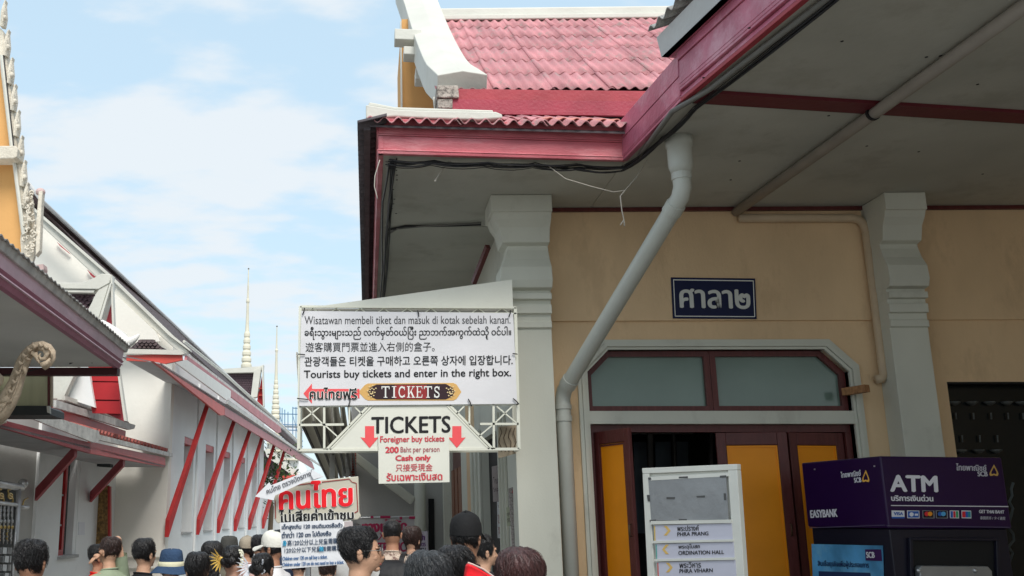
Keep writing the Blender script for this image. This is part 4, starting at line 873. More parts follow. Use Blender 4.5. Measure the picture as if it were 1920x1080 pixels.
obj('front_fascia', MB().slab([(237, 666), (341, 664), (342, 675), (310, 682), (287, 678), (237, 676)], LF(15.8), .06), coral, hall)
obj('front_trim', MB().slab([(237, 655), (338, 657), (348, 664), (340, 666), (237, 664)], LF(15.8), .05, .05), white_p, hall)
# small tiled pent roof with individual fish-scale tiles
def scales(poly, pl_, w_, h_, m, par, ang=0, base=mat('tile_underlay', (.05,.035,.04), .8, 0)):
    b_ = obj('tiled_slope', MB().slab(poly, pl_, .05, -.02), base, par)
    x0 = min(p[0] for p in poly); x1 = max(p[0] for p in poly); y0 = min(p[1] for p in poly); y1 = max(p[1] for p in poly)
    def inside(x, y):
        c = False; n_ = len(poly)
        for i in range(n_):
            (xa, ya), (xb2, yb2) = poly[i], poly[(i+1) % n_]
            if (ya > y) != (yb2 > y) and x < (xb2-xa)*(y-ya)/(yb2-ya)+xa: c = not c
        return c
    me = None; r_ = 0; y = y0+h_*.3
    o0 = P((x0+x1)/2, (y0+y1)/2, pl_); sx_ = (P((x0+x1)/2+w_, (y0+y1)/2, pl_)-o0); sy_ = (P((x0+x1)/2, (y0+y1)/2+h_*1.45, pl_)-o0); nn_ = -away(pl_)
    mb = MB(); shp = [(-.48, 0), (.48, 0), (.48, .55), (.25, .88), (0, 1), (-.25, .88), (-.48, .55)]
    mb.prism([sx_*a_+sy_*b2+nn_*(.015+.05*b2) for a_, b2 in shp], -nn_*.015); me = rawmesh('tile', mb, m)
    while y < y1:
        x = x0+(w_/2 if r_ % 2 else 0)+(y-y0)*ang
        x = x0-10*w_+((r_ % 2)*w_/2)
        while x < x1:
            if inside(x, y): inst(me, 'tile', b_, Matrix.Translation(P(x, y, pl_)+nn_*random.uniform(0, .012)))
            x += w_
        y += h_; r_ += 1
    return b_
scales([(240, 656), (262, 636), (287, 636), (302, 650), (318, 658)], LF(16.0), 8, 5, dktile, hall)
# gable front: white wall, bargeboard, dark tiled slope beyond
gd = LF(19.3)
obj('gable_wall', MB().slab([(40, 385), (80, 425), (200, 525), (320, 640), (345, 665), (230, 668), (60, 640), (40, 560)], gd, .2), lcream, hall)
obj('bargeboard', MB().slab([(40, 372), (54, 386), (200, 514), (318, 629), (352, 657), (352, 664), (330, 656), (292, 622), (213, 552), (183, 522), (76, 422), (40, 392)], LF(18.7), .12), white_p, hall, bevel=.02)
obj('barge_lip', MB().slab([(40, 371), (60, 386), (205, 513), (322, 627), (356, 655), (356, 658), (318, 630), (200, 515), (54, 387), (40, 374)], LF(18.65), .2, .02), white_p, hall)
obj('red_soffit_strip', MB().slab([(106, 453), (132, 476), (128, 474), (112, 461)], LF(19.2), .05), fascia_dk, hall)
obj('red_soffit_strip', MB().slab([(163, 505), (184, 523), (181, 526), (170, 516)], LF(19.2), .05), fascia_dk, hall)
obj('red_soffit_block', MB().slab([(281, 618), (293, 623), (291, 630), (281, 626)], LF(19.2), .05), fascia_dk, hall)
r1 = [(40, 330, 19), (79, 380, 19), (318, 604, 26), (519, 795, 40), (562, 837, 44)]
r0 = [(40, 372, 19), (60, 384, 19), (322, 626, 24), (519, 806, 40), (566, 848, 44)]
mb = MB(); up_ = [P(u, v, LF(d_)) for u, v, d_ in r1]; dn_ = [P(u, v, LF(d_)) for u, v, d_ in r0]
for i in range(4): mb.prism([dn_[i], dn_[i+1], up_[i+1], up_[i]], LN*-.12)
mb.f = [f for f in mb.f]
obj('tiled_roof_slope', mb, dktile, hall)
obj('ridge_capping', MB().tube([p+Vector((0,0,.03)) for p in up_], [.045, .045, .05, .06, .07], 8), mat('grey_capping', (.50,.50,.50), .7, .2, 20, .12), hall)
obj('eave_capping', MB().tube([P(u, v, LF(d_)) for u, v, d_ in ((345, 640, 20), (420, 700, 27), (519, 789, 40), (562, 832, 44))], [.03, .04, .06, .07], 8), white_p, hall)
# dormer one
dm = LF(17.2)
obj('dormer_wall', MB().slab([(200, 552), (217, 552), (292, 622), (300, 640), (216, 645), (200, 600)], LF(18.6), .1), lcream, hall)
db1 = obj('dormer_cap', MB().slab([(98, 531), (155, 531), (176, 523), (192, 514), (211, 516), (206, 532), (186, 543), (112, 542)], dm, .25, .05), white_p, hall, bevel=.01)
obj('dormer_lip', MB().slab([(112, 543), (178, 544), (176, 549), (116, 548)], dm, .15, .02), white_p, hall)
obj('dormer_barge', MB().slab([(186, 543), (206, 531), (184, 602), (162, 588)], dm, .12, .03), white_p, hall, bevel=.01)
obj('dormer_barge_edge', MB().slab([(206, 531), (209, 531), (188, 605), (184, 602)], LF(17.1), .3, .0), white_p, hall)
obj('dormer_side_barge', MB().slab([(208, 517), (211.5, 517), (215, 613), (211.5, 612)], dm, .12, .04), white_p, hall)
obj('dormer_gable', MB().slab([(207, 548), (211.5, 612), (189, 603)], LF(17.4), .05), fascia_dk, hall)
scales([(118, 549), (176, 549), (163, 588), (140, 590), (118, 570)], LF(17.4), 9.5, 6, pltile, hall)
# dormer two (lower, red boarded soffit)
d2 = LF(14.8)
obj('lower_dormer_barge', MB().slab([(104, 688), (149, 688), (117, 752), (97, 748), (96, 720)], d2, .15, .03), white_p, hall, bevel=.01)
obj('lower_dormer_barge_edge', MB().slab([(142, 688), (151, 688), (121, 752), (110, 752)], d2, .15, .10), white_p, hall, bevel=.01)
obj('lower_dormer_wall', MB().slab([(150, 688), (165, 688), (178, 764), (120, 745)], LF(14.95), .1), lwhite, hall)
rd = obj('red_boarding', MB().slab([(160, 686), (222, 686), (232, 790), (175, 765)], LF(15.1), .05), fascia_dk, hall)
for v0, v1, du in ((687, 715, 0), (717, 750, 4), (752, 776, 8)): obj('red_board', MB().slab([(161+du, v0), (221+du*.5, v0+.5), (223+du*.5, v1), (166+du, v1-1)], LF(15.05), .03, .02*(v0 > 700)), mat('gable_red', (.42,.02,.025), .45, .1, 10, .1), rd)
obj('lower_dormer_side', MB().slab([(220, 688), (224, 688), (239, 790), (234, 789)], d2, .1, .05), white_p, hall)
scales([(97, 690), (112, 690), (98, 722)], LF(15.0), 7, 5, pltile, hall)

# ---- annex wall, its window, door, small roof
ann = root('side_annex', lp(5.5, 15, 0), 'low white annex with dark narrow window and small red eaved roof at the left', 'annex')
AN = 5.5
def bD(u): return AN*1891.5/(753.5-u)
wz0, wz1 = P(118, 1042, LS(AN)).z, P(118, 838, LS(AN)).z
an = MB(); 
for d0, d1, z0, z1 in ((bD(56), bD(104), 0, 3.6), (bD(104), bD(137), 0, wz0), (bD(104), bD(137), wz1, 3.6), (bD(137), FD, 0, 3.6)): lbox(an, AN, AN+.3, d0, d1, z0, z1)
obj('annex_wall', an, lwhite, ann)
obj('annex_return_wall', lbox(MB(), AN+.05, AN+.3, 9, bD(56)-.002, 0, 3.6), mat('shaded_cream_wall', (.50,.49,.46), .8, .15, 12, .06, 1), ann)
wn = obj('window', lbox(MB(), AN+.13, AN+.17, bD(104), bD(137), wz0, wz1), mat('dark_pane', (.06,.06,.06), .25, 0, 1, .2), ann)
fm = MB(); 
for d_ in (bD(104)+.03, bD(119)): lbox(fm, AN+.08, AN+.127, d_, d_+.09, wz0, wz1)
lbox(fm, AN+.08, AN+.127, bD(104)+.13, bD(119)-.002, wz0, wz0+.09); obj('window_frame', fm, strutred, wn)
for t in (.27, .55, .8): obj('glazing_bar', lbox(MB(), AN+.10, AN+.127, bD(104)+.13, bD(119)-.002, wz0+(wz1-wz0)*t, wz0+(wz1-wz0)*t+.03), mat('grey_bar', (.4,.4,.4), .5, 0), wn)
obj('window_reveal', lbox(MB(), AN+.003, AN+.125, bD(131), bD(137)-.01, wz0+.003, wz1-.003), lwhite, wn)
obj('window_sill', lbox(MB(), AN-.05, AN+.15, bD(103), bD(137)+.05, wz0-.05, wz0-.003), mat('grey_sill', (.40,.40,.39), .8, .1), wn)
dr = obj('carved_door', MB().slab([(177, 912), (204, 910), (205, 1200), (176, 1200)], LF(18.0), .05), mat('carved_gold_wood', (.26,.15,.05), .45, 1, 22, .5, 16, .7, (.05,.025,.01), 22, dpos=.48), ann)
for q in ([(174, 912), (178, 912), (177, 1200), (173, 1200)], [(202, 912), (206, 912), (207, 1200), (203, 1200)]): obj('door_frame', MB().slab(q, LF(17.95), .1), strutred, dr)
obj('rolled_blind', MB().slab([(176, 853), (206, 858), (206, 876), (176, 874)], LF(17.8), .2), mat('dark_blind', (.05,.06,.06), .6, .2, 20, .2), ann)
obj('white_notice', MB().slab([(148, 979), (159, 979), (159, 1003), (147, 1003)], LS(AN-.01), .01), paper, ann)
AE = 4.5
def aslab(name, px, m, a_=AE, th=.05, off=0): return obj(name, MB().slab(px, LS(a_), th, off), m, ann)
aslab('shaded_fascia', [(-60, 765), (0, 786), (169, 830), (169, 850), (0, 801), (-60, 785)], mat('shaded_red_paint', (.30,.025,.03), .5, .15, 15, .1, 3))  # darker red copy, with the near canopy's shade put into the colour
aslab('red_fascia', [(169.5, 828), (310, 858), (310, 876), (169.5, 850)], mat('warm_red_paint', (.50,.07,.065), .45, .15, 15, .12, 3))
aslab('grey_flashing', [(46, 782), (95, 782), (178, 808), (181, 824), (169, 830), (90, 800)], gutter, AE, .04, .06)
aslab('eave_gutter', [(180, 815), (318, 850), (318, 857), (180, 825)], gutter, AE, .06, .06)
tl = obj('pent_roof', MB().prism([P(180, 813, LS(AE)), P(318, 850, LS(AE)), P(318, 850, LS(AE))-LN*.5+Vector((0,0,.12)), P(180, 813, LS(AE))-LN*.5+Vector((0,0,.12))], Vector((0,0,-.03))), dktile, ann)
for k in range(22):
    u = 181+k*6.3; p_ = P(u, 812+(u-180)*.262, LS(AE-.03)); obj('roof_tile', MB().tube([p_+Vector((0,0,.02)), p_-LN*.5+Vector((0,0,.16))], .05, 6), mat('dull_red_tile', (.30,.07,.055), .6, .4, 25, .3, 8), tl)
aslab('upper_red_fascia', [(103, 763), (236, 808), (235, 822), (103, 782)], mat('warm_red_paint', (.50,.07,.065), .45, .15, 15, .12, 3), 4.9)
aslab('upper_gutter', [(98, 750), (248, 797), (246, 804), (236, 806), (98, 764)], gutter, 4.9, .05, .06)
aslab('mossy_roof_edge', [(122, 747), (235, 784), (246, 797), (232, 793), (118, 757)], mat('mossy_dark_tiles', (.13,.10,.09), .9, .8, 30, .5, 14, .6, (.4,.38,.36), 16), 5.1, .2)
aslab('white_roof_verge', [(120, 742), (178, 760), (225, 778), (232, 790), (180, 770), (120, 750)], white_p, 5.0, .05, .02)
obj('annex_soffit', MB().prism([P(0, 801, LS(AE)), P(310, 876, LS(AE)), P(310, 876, LS(AE))-LN*1.0, P(0, 801, LS(AE))-LN*1.0], Vector((0,0,.03))), mat('hall_soffit', (.42,.42,.43), .8, .1), ann)
for f, t_ in (((65, 931), (140, 842)), ((168, 935), (231, 862))):
    a = P(*f, LS(AN-.03)); b = P(*t_, LS(AE+.08)); mb = MB(); mb.prism([a-Vector((0,0,.06)), a+Vector((0,0,.12)), b+Vector((0,0,.06)), b-Vector((0,0,.10))], LD*.12); obj('strut', mb, fascia_dk, ann)

# ---- gate
gt = root('metal_gate', lp(5.2, 13.3, 0), 'tall stainless steel gate with brass scrolls and twisted bars at the left edge', 'gate')
ga = 5.2
def gD(u): return ga*1891.5/(753.5-u)
def gp2(u, v): return P(u, v, LS(ga))
def gtube(name, pts, r_, m=steel, seg=8): return obj(name, MB().tube([gp2(*p) for p in pts], r_, seg), m, gt, smooth=True)
gtube('top_rail', [(-70, 890), (0, 906), (42, 914)], .045); obj('rail_knob', MB().ell(gp2(43, 907), (.07,.07,.07), 12, 8), steel, gt, smooth=True)
gtube('gate_post', [(34, 912), (24, 1085), (20, 1250)], .035); gtube('gate_post', [(38, 912), (28, 1085), (24, 1250)], .02)
gtube('mid_rail', [(-70, 934), (0, 943), (32, 947)], .03); gtube('upper_rail', [(-70, 902), (0, 912), (36, 917)], .025)
for u in (-30, -14, 2, 19):
    c = (u, 930)
    sc = []
    for t in range(0, 26):
        a = t/25*2*math.pi; sc.append((c[0]+5*math.sin(a)*(1 if t < 13 else .8), c[1]+12*math.cos(a*.5)+2*math.sin(2*a)))
    gtube('brass_scroll', sc, .014, brass, 6); gtube('brass_scroll', [(c[0]+4*math.cos(a*.5), c[1]+5*math.sin(a*.5)) for a in range(0, 14)], .012, brass, 6)
for k in range(9):
    u = -34+k*7.2
    if u > 27: break
    gtube('gate_bar', [(u, 946), (u-4, 1020)], .012)
    for kk, (m_, vs_) in enumerate(((steel, (975, 980)), (steel, (986, 991)))):
        obj('bar_bead', MB().ell(gp2(u-1.5, sum(vs_)/2), (.03,.03,.03), 8, 6), brass if kk else steel, gt, smooth=True)
    gtube('twisted_bar', [(u-2+1.0*math.sin(t*1.5), 950+t*2.2) for t in range(10)], .014, steel, 5)
    gtube('twisted_bar', [(u-3+1.0*math.sin(t*1.5), 994+t*2.2) for t in range(10)], .014, brass if k % 2 else steel, 5)
for r_ in range(4):
    for c_ in range(6):
        obj('basket_panel', MB().slab([(-30+c_*9+(r_ % 2)*4, 1026+r_*16), (-23+c_*9+(r_ % 2)*4, 1027+r_*16), (-24+c_*9+(r_ % 2)*4, 1039+r_*16), (-31+c_*9+(r_ % 2)*4, 1038+r_*16)], LS(ga+.05*(c_ % 2)), .02), steel, gt)
gb_ = obj('gate_backing', MB().slab([(-80, 915), (30, 918), (22, 1300), (-80, 1300)], LS(ga+.12), .01), mat('dark_mesh', (.05,.05,.045), .6, 0, 1, .2), gt)
gtube('gate_bolt', [(36, 951), (52, 951)], .03); gtube('latch_loop', [(42, 948), (45, 938), (52, 934)], .012, brass)

# ---- near pavilion canopy (left edge)
ZN = 3.3; zn = ZP(ZN)
c0 = P(0, 530, zn); c1 = P(222, 688, zn); cb_ = P(0, 683, zn)
can = root('canopy_pavilion', (c1.x-2, c1.y-2, 0), 'near pavilion at the left edge with weathered purple fascia and carved orange gable', 'pavilion')
cd = (c1-c0).normalized(); cn0 = c0-cd*9
obj('canopy_soffit', MB().prism([cn0, c1, Vector((-9, c1.y, ZN)), Vector((-9, cn0.y, ZN))], Vector((0,0,.03))), mat('canopy_soffit_paint', (.66,.66,.63), .7, .15, 10, .1, 1), can)
obj('rear_beam', MB().prism([Vector((-9, c1.y, ZN-.005)), Vector((c1.x-.01, c1.y, ZN-.005)), Vector((c1.x-.01, c1.y, ZN-.085)), Vector((-9, c1.y, ZN-.085))], Vector((0, .12, 0))), mat('dark_oxblood', (.06,.012,.015), .5, .1), can)
cnv = Vector((cd.y, -cd.x, 0))
hgt = P(235, 668, VPL(c0, c1)).z-ZN
for z0, z1, o0, o1, m_ in ((-.015, .025, .0, .02, mat('purple_dark_fascia', (.40,.15,.22), .5, .2, 20, .12, 3)), (.026, .040, .04, .035, purplef), (.041, .068, .02, .045, mat('purple_dark_fascia', (.2,.07,.1))), (.070, .175, .025, .04, purplef)):
    mb = MB(); mb.prism([cn0+Vector((0,0,z0))+cnv*o0, c1+cd*.05+Vector((0,0,z0))+cnv*o0, c1+cd*.05+Vector((0,0,z1))+cnv*o1, cn0+Vector((0,0,z1))+cnv*o1], -cnv*.05); obj('fascia_plank', mb, m_, can)
mb = MB(); mb.prism([cn0+Vector((0,0,.177))+cnv*.06, c1+cd*.12+Vector((0,0,.177))+cnv*.06, c1+cd*.12+Vector((0,0,.235))+cnv*.08, cn0+Vector((0,0,.235))+cnv*.08], -cnv*.06); obj('gutter_board', mb, gutter, can)
mb = MB(); mb.corr(cn0+Vector((0,0,.243))+cnv*.10, (c1+cd*.1-cn0), -cnv*1.2+Vector((0,0,.12)), Vector((0,0,1)), .12, .008, .01); obj('canopy_roof_sheet', mb, gcorr, can)
pl = YP(c1.y+.25)
lb = obj('lit_panel_board', MB().slab([(-200, 690), (89, 690), (89, 761), (-200, 761)], pl, .05), mat('pale_olive_board', (.50,.48,.30), .55, .1, 10, .14, 3, .5, (.62,.58,.40), 2, stretch=(3,3,.4)), can)
obj('board_edge', MB().slab([(90, 689), (93.5, 689), (93.5, 762), (90, 762)], pl, .06, .02), maroon, lb); obj('board_edge', MB().slab([(94, 689), (97, 689), (97, 762), (94, 762)], pl, .06, .0), carve, lb)
obj('dark_box_beam', MB().slab([(-200, 763), (95, 763), (101, 768), (101, 780), (-200, 780)], pl, .5, .12), mat('black_beam', (.025,.028,.028), .5, .1), can)
obj('box_end_cap', MB().slab([(96, 764), (101, 764), (102, 778), (97, 776)], pl, .05, .16), white_p, can)
cw_ = root('canopy_wire', P(150, 680, zn), 'thin black wire looping under the left canopy beside the purple fascia', 'wire')
pw = YP(c1.y-.3)
cable(cw_, [P(130, 682, pw), P(142, 677, pw), P(154, 674, pw), P(158, 671, pw), P(163, 679, pw)], .008, blackcab, 4); cable(cw_, [P(172, 681, pw), P(178, 670, pw), P(186, 664, pw)], .007, blackcab, 4); cable(cw_, [P(-20, 706, pl), P(40, 700, pw), P(75, 690, pw)], .006, blackcab, 4)
# carved bracket
cbk_ = YP(7.6)
br_ = obj('carved_bracket', MB().tube([P(u, v, cbk_) for u, v in [(-14, 782), (2, 768), (14, 752), (23, 735), (30, 717), (36, 700), (42, 682), (49, 668), (58, 657), (68, 650), (80, 648), (90, 652), (97, 661), (97, 672), (91, 682), (83, 690), (79, 687)]], [.09,.085,.075,.07,.06,.055,.055,.05,.045,.04,.038,.036,.034,.032,.03,.02,.006], 10), carve, can, smooth=True)
for path, r_ in (([(75, 651), (84, 655), (88, 664), (84, 672), (77, 674), (73, 668), (76, 662)], .028), ([(60, 660), (66, 668), (67, 674)], .022), ([(78, 686), (88, 680), (94, 672)], .03), ([(44, 672), (50, 672), (57, 675)], .018), ([(20, 742), (14, 735), (17, 727), (22, 722)], .026), ([(18, 747), (6, 752), (-6, 752)], .04), ([(8, 762), (-2, 760), (-12, 764)], .03), ([(45, 690), (48, 698), (43, 704)], .02), ([(-6, 720), (1, 716), (3, 708), (-3, 700)], .035), ([(66, 662), (70, 675), (75, 682)], .02)):
    pts = [P(u, v, YP(7.53)) for u, v in path]; obj('carved_curl', MB().tube(pts, [r_*(1-.75*i/(len(pts)-1)) for i in range(len(pts))], 8), carve, br_, smooth=True)
bpath = [(-14, 782), (2, 768), (14, 752), (23, 735), (30, 717), (36, 700), (42, 682), (49, 668), (58, 657), (68, 650), (80, 648), (90, 652), (97, 661), (97, 672)]
for o_x, o_y in ((-5, -2), (4.5, 2.5), (0, 0)):
    obj('carved_rib', MB().tube([P(u+o_x*(1-i/16), v+o_y*(1-i/16), YP(7.52 if not o_x else 7.545)) for i, (u, v) in enumerate(bpath)], [.013-.0006*i for i in range(14)], 6), carve, br_, smooth=True)
for i in range(3, 12):
    u, v = bpath[i]; obj('carved_leaf', MB().tube([P(u-1, v+2, YP(7.50)), P(u-6, v-3, YP(7.50)), P(u-7, v-8, YP(7.52))], [.016, .012, .003], 6), carve, br_, smooth=True)
obj('bracket_block', MB().slab([(-20, 768), (4, 775), (4, 790), (-20, 800)], cbk_, .1), carvew, br_)
# orange gable with flame finials
gpl = YP(9.4)
obj('orange_gable_wall', MB().slab([(-60, 80), (4, 104), (21, 276), (26, 300), (43, 445), (40, 520), (-60, 470)], gpl, .3), orange_w, can)
obj('gable_bargeboard', MB().slab([(2, 55), (9, 62), (35, 277), (40, 305), (54, 440), (42, 440), (25, 303), (20, 274), (0, 104)], YP(9.35), .14, .05), carvew, can, bevel=.01)
obj('barge_fillet', MB().tube([P(3, 104, YP(9.28)), P(22, 274, YP(9.28)), P(27, 303, YP(9.28)), P(45, 440, YP(9.28))], .018, 6), white_p, can); obj('barge_fillet', MB().tube([P(6, 104, YP(9.28)), P(25, 274, YP(9.28))], .010, 6), blackcab, can)
obj('tie_beam_end', MB().slab([(-60, 277), (33, 277), (37, 283), (35, 298), (28, 301), (-60, 301)], YP(9.2), .2, .06), carvew, can, bevel=.01)
def flame(cx_, ty, s_=1.0):
    q = YP(9.3); mb = MB()
    mb.slab([(cx_-7*s_, ty+50*s_), (cx_-5*s_, ty+22*s_), (cx_-1*s_, ty+8*s_), (cx_+2.5*s_, ty+0), (cx_+5*s_, ty-1), (cx_+3.2*s_, ty+6*s_), (cx_+4*s_, ty+18*s_), (cx_+5*s_, ty+32*s_), (cx_+3*s_, ty+44*s_), (cx_+1*s_, ty+52*s_)], q, .07, .03)
    mb.ell(P(cx_+1, ty+32*s_, YP(9.24)), (.022, .03, .03), 8, 6); mb.ell(P(cx_-1, ty+24*s_, YP(9.24)), (.014, .03, .035), 8, 6); mb.tube([P(cx_+2*s_, ty+6*s_, YP(9.22)), P(cx_-2*s_, ty+20*s_, YP(9.22)), P(cx_-3, ty+40*s_, YP(9.22))], .008, 5)
    obj('flame_finial', mb, carvew, can, bevel=.004)
for cx_, ty in ((8, 3), (14, 58), (21, 110), (27, 160), (33, 208), (39.5, 256), (45, 302), (50, 344), (54, 382)): flame(cx_, ty, .95)
random.seed(5)
for k in range(46):
    t = k/45; u = 50+random.uniform(-9, 12)+6*t; v = 365+115*t+random.uniform(-6, 6)
    a = random.uniform(0, 6.3); r_ = random.uniform(3.0, 6.0); q = YP(9.22+random.uniform(0, .06))
    pts = [P(u+r_*(1-.12*i)*math.cos(a+i*.7), v+r_*(1-.12*i)*math.sin(a+i*.7), q) for i in range(7)]
    obj('carved_curl', MB().tube(pts, [.012-.0012*i for i in range(7)], 6), carvew, can, smooth=True)
obj('carved_base', MB().slab([(44, 380), (60, 372), (66, 430), (64, 480), (58, 500), (40, 480), (38, 450)], YP(9.34), .05), carvew, can)
obj('finial_post', MB().slab([(72, 358), (79.5, 357), (77, 395), (74, 470), (66, 480), (67, 420)], YP(9.25), .09), carvew, can, bevel=.01)
obj('post_cap', MB().ell(P(76, 360, YP(9.3)), (.05,.05,.04), 10, 6), mat('pinkish_cap', (.55,.40,.38), .7, .1), can)
obj('pink_block', MB().slab([(65, 497), (81, 495), (82, 503), (79, 516), (66, 512)], YP(9.1), .12), mat('pinkish_cap', (.55,.40,.38), .7, .1), can)
# white naga ornament at the end of the canopy
ng = MB(); npl_ = YP(11.2)
ng.tube([P(u, v, npl_) for u, v in [(188, 606), (200, 614), (214, 624), (228, 636), (238, 644), (246, 640), (254, 634), (262, 627)]], [.05,.06,.07,.08,.07,.05,.035,.01], 8)
for u, v in ((196, 606), (205, 611), (214, 616), (222, 624), (231, 630), (240, 634)): ng.tube([P(u-3, v+10, npl_), P(u, v+3, npl_), P(u+4, v-2, npl_)], [.04, .03, .004], 6)
for u, v in ((215, 632), (225, 640), (236, 648), (206, 622)): ng.ell(P(u, v, YP(11.1)), (.05, .05, .035), 8, 6)
obj('white_dragon_finial', ng, mat('white_carving', (.74,.73,.70), .6, .4, 40, .1, 10), can, smooth=True)


# ================================================================== PEOPLE
def person(u, v, d, face, hair='short', hc=None, skin=1, top=None, label='', hat=None, hatm=None, tilt=0, bare=False, extras=(), arm=None, female=False, ears=True, nod=0):
    """root at the feet; (u, v) is the crown of the head (or hat) in the photo at distance d; face: degrees, 0 looks away from the camera, 90 looks left"""
    hc = hc or h_black; top = top or cloth('dark', (.02,.02,.022)); sk = skins[skin]
    pt = P(u, v, YP(d)); extra = {None: .018, 'bucket': .05, 'cap': .03, 'beret': .03}[hat]
    k = pt.z/(1.747+extra); k = max(.80, min(1.12, k))
    r_ = root('person', (pt.x, pt.y, 0), label, 'person', 'people queuing in the alley', R(face)); r_.scale = (k, k, k); WL[r_.name] = Vector((0, 0, 0))
    SEG = 28
    def loft(spec, noise_=0, m=SEG):
        rs = []
        for (z, cy, rx, ry) in spec:
            ring_ = []
            for i in range(m):
                a = 2*math.pi*i/m; c, s_ = math.cos(a), math.sin(a); e = .9 if z < 1.46 else 1
                x = rx*math.copysign(abs(c)**e, c); y = cy+ry*math.copysign(abs(s_)**e, s_)
                ring_.append(Vector((x, y, z)))
            rs.append(ring_)
        return rs
    sh = .9 if female else 1
    body = [(.90, 0, .15, .10), (1.0, 0, .165, .11), (1.10, 0, .142*sh, .098), (1.25, .005, .162*sh, .112), (1.34, .005, .178*sh, .115), (1.40, 0, .188*sh, .10), (1.435, -.004, .165*sh, .082), (1.455, -.006, .125*sh, .07), (1.475, -.006, .085, .062), (1.495, -.002, .060, .058), (1.52, .004, .055, .056)]
    head = [(1.545, .012, .055, .062), (1.558, .024, .054, .072), (1.575, .026, .061, .084), (1.60, .022, .068, .092), (1.63, .016, .0725, .096), (1.655, .010, .075, .097), (1.685, .004, .074, .095), (1.71, 0, .067, .086), (1.73, -.002, .052, .068), (1.742, -.003, .032, .042), (1.747, -.003, .008, .01)]
    rs = loft(body+head)
    for ri, (z, cy, rx, ry) in enumerate(body+head):      # face relief on the +y side
        if z < 1.545: continue
        for i, p in enumerate(rs[ri]):
            a = 2*math.pi*i/SEG; fr_ = max(0, math.sin(a)); cx_ = abs(math.cos(a))
            if cx_ < .12 and fr_ > 0:
                p.y += {1.575: .006, 1.60: .020, 1.63: .009}.get(z, 0)
            elif .2 < cx_ < .5 and fr_ > 0 and 1.63 <= z <= 1.655: p.y -= .006
            if fr_ > .3 and z < 1.6: p.x *= .93
    b = MB().rings(rs)
    for s_ in (-1, 1):
        if ears:
            b.ell((s_*.077, -.002, 1.628), (.010, .018, .031), 8, 6); b.ell((s_*.083, -.006, 1.640), (.007, .014, .016), 8, 5)
        if not (arm and s_ == arm[2]):
            b.tube([(s_*.155*sh, 0, 1.395), (s_*.185*sh, -.005, 1.35), (s_*.205*sh, -.01, 1.24), (s_*.215*sh, -.015, 1.12), (s_*.215*sh, .03, 1.02), (s_*.205*sh, .09, .90)], [.050, .047, .040, .035, .030, .023], 10)
            b.ell((s_*.203*sh, .115, .855), (.018, .030, .045), 8, 6)
            for f_ in range(4): b.tube([(s_*.203*sh, .094+f_*.014, .83), (s_*.203*sh, .10+f_*.015, .80-.004*(1-abs(f_-1.5))), (s_*.200*sh-.004*s_, .11+f_*.012, .775)], [.0085, .008, .006], 6)
            b.tube([(s_*.20*sh, .135, .87), (s_*.19*sh, .155, .85), (s_*.185*sh, .16, .825)], [.010, .009, .007], 6)
        b.tube([(s_*.085, 0, .95), (s_*.09, .005, .75), (s_*.088, .01, .50), (s_*.088, 0, .28), (s_*.09, -.01, .09)], [.085, .075, .052, .048, .034], 12)
    if arm:
        inv = Matrix.Rotation(-R(face), 4, 'Z')
        el = inv @ ((P(*arm[0], YP(d+.02))-Vector((pt.x, pt.y, 0))))/k; hd = inv @ ((P(*arm[1], YP(d-.06))-Vector((pt.x, pt.y, 0))))/k
        s_ = arm[2]; shd = Vector((s_*.16, 0, 1.40))
        b.tube([shd, shd.lerp(el, .5), el], [.052, .043, .037], 10); b.ell(el, (.038, .038, .038), 10, 8)
        b.tube([el, el.lerp(hd, .35), hd], [.037, .036, .024], 10)
        dr_ = (hd-el).normalized(); sd_ = dr_.cross(Vector((0, 0, 1))).normalized()
        b.ell(hd+dr_*.035, (.033, .033, .022), 10, 6)
        for f_ in range(4):
            o_ = sd_*(f_-1.5)*.016; l_ = (.062, .072, .068, .054)[f_]
            b.tube([hd+dr_*.05+o_, hd+dr_*(.05+l_*.55)+o_*1.1, hd+dr_*(.05+l_)+o_*1.1-Vector((0,0,.012))], [.0088, .008, .006], 6)
        b.tube([hd+dr_*.02-sd_*.025, hd+dr_*.045-sd_*.045, hd+dr_*.07-sd_*.045], [.010, .009, .007], 6)
    b.tube([(0, .095, 1.655), (0, .112, 1.632), (0, .125, 1.612), (0, .112, 1.600)], [.006, .010, .0135, .008], 8)
    b.ell((0, .092, 1.557), (.024, .020, .015), 10, 6); b.ell((0, .100, 1.586), (.018, .012, .012), 8, 6)
    for s_ in (-1, 1): b.ell((s_*.036, .070, 1.612), (.024, .026, .022), 10, 6); b.tube([(s_*.012, .104, 1.662), (s_*.034, .100, 1.666), (s_*.054, .084, 1.660)], [.006, .008, .005], 6)
    bo = obj('body', b, sk, r_, smooth=True)
    eye = MB(); brow = MB(); lips = MB()
    for s_ in (-1, 1):
        eye.ell((s_*.030, .100, 1.648), (.013, .008, .0065), 8, 5); brow.tube([(s_*.015, .111, 1.667), (s_*.034, .108, 1.672), (s_*.052, .092, 1.667)], [.0035, .0045, .0025], 5)
    obj('eyes', eye, flat('eye_dark', (.02,.015,.012), .25, .5), r_, smooth=True); obj('eyebrows', brow, h_black, r_); lips.ell((0, .112, 1.580), (.020, .007, .0065), 10, 5); obj('mouth', lips, mat('lips', (.36,.12,.10), .5, 0), r_, smooth=True)
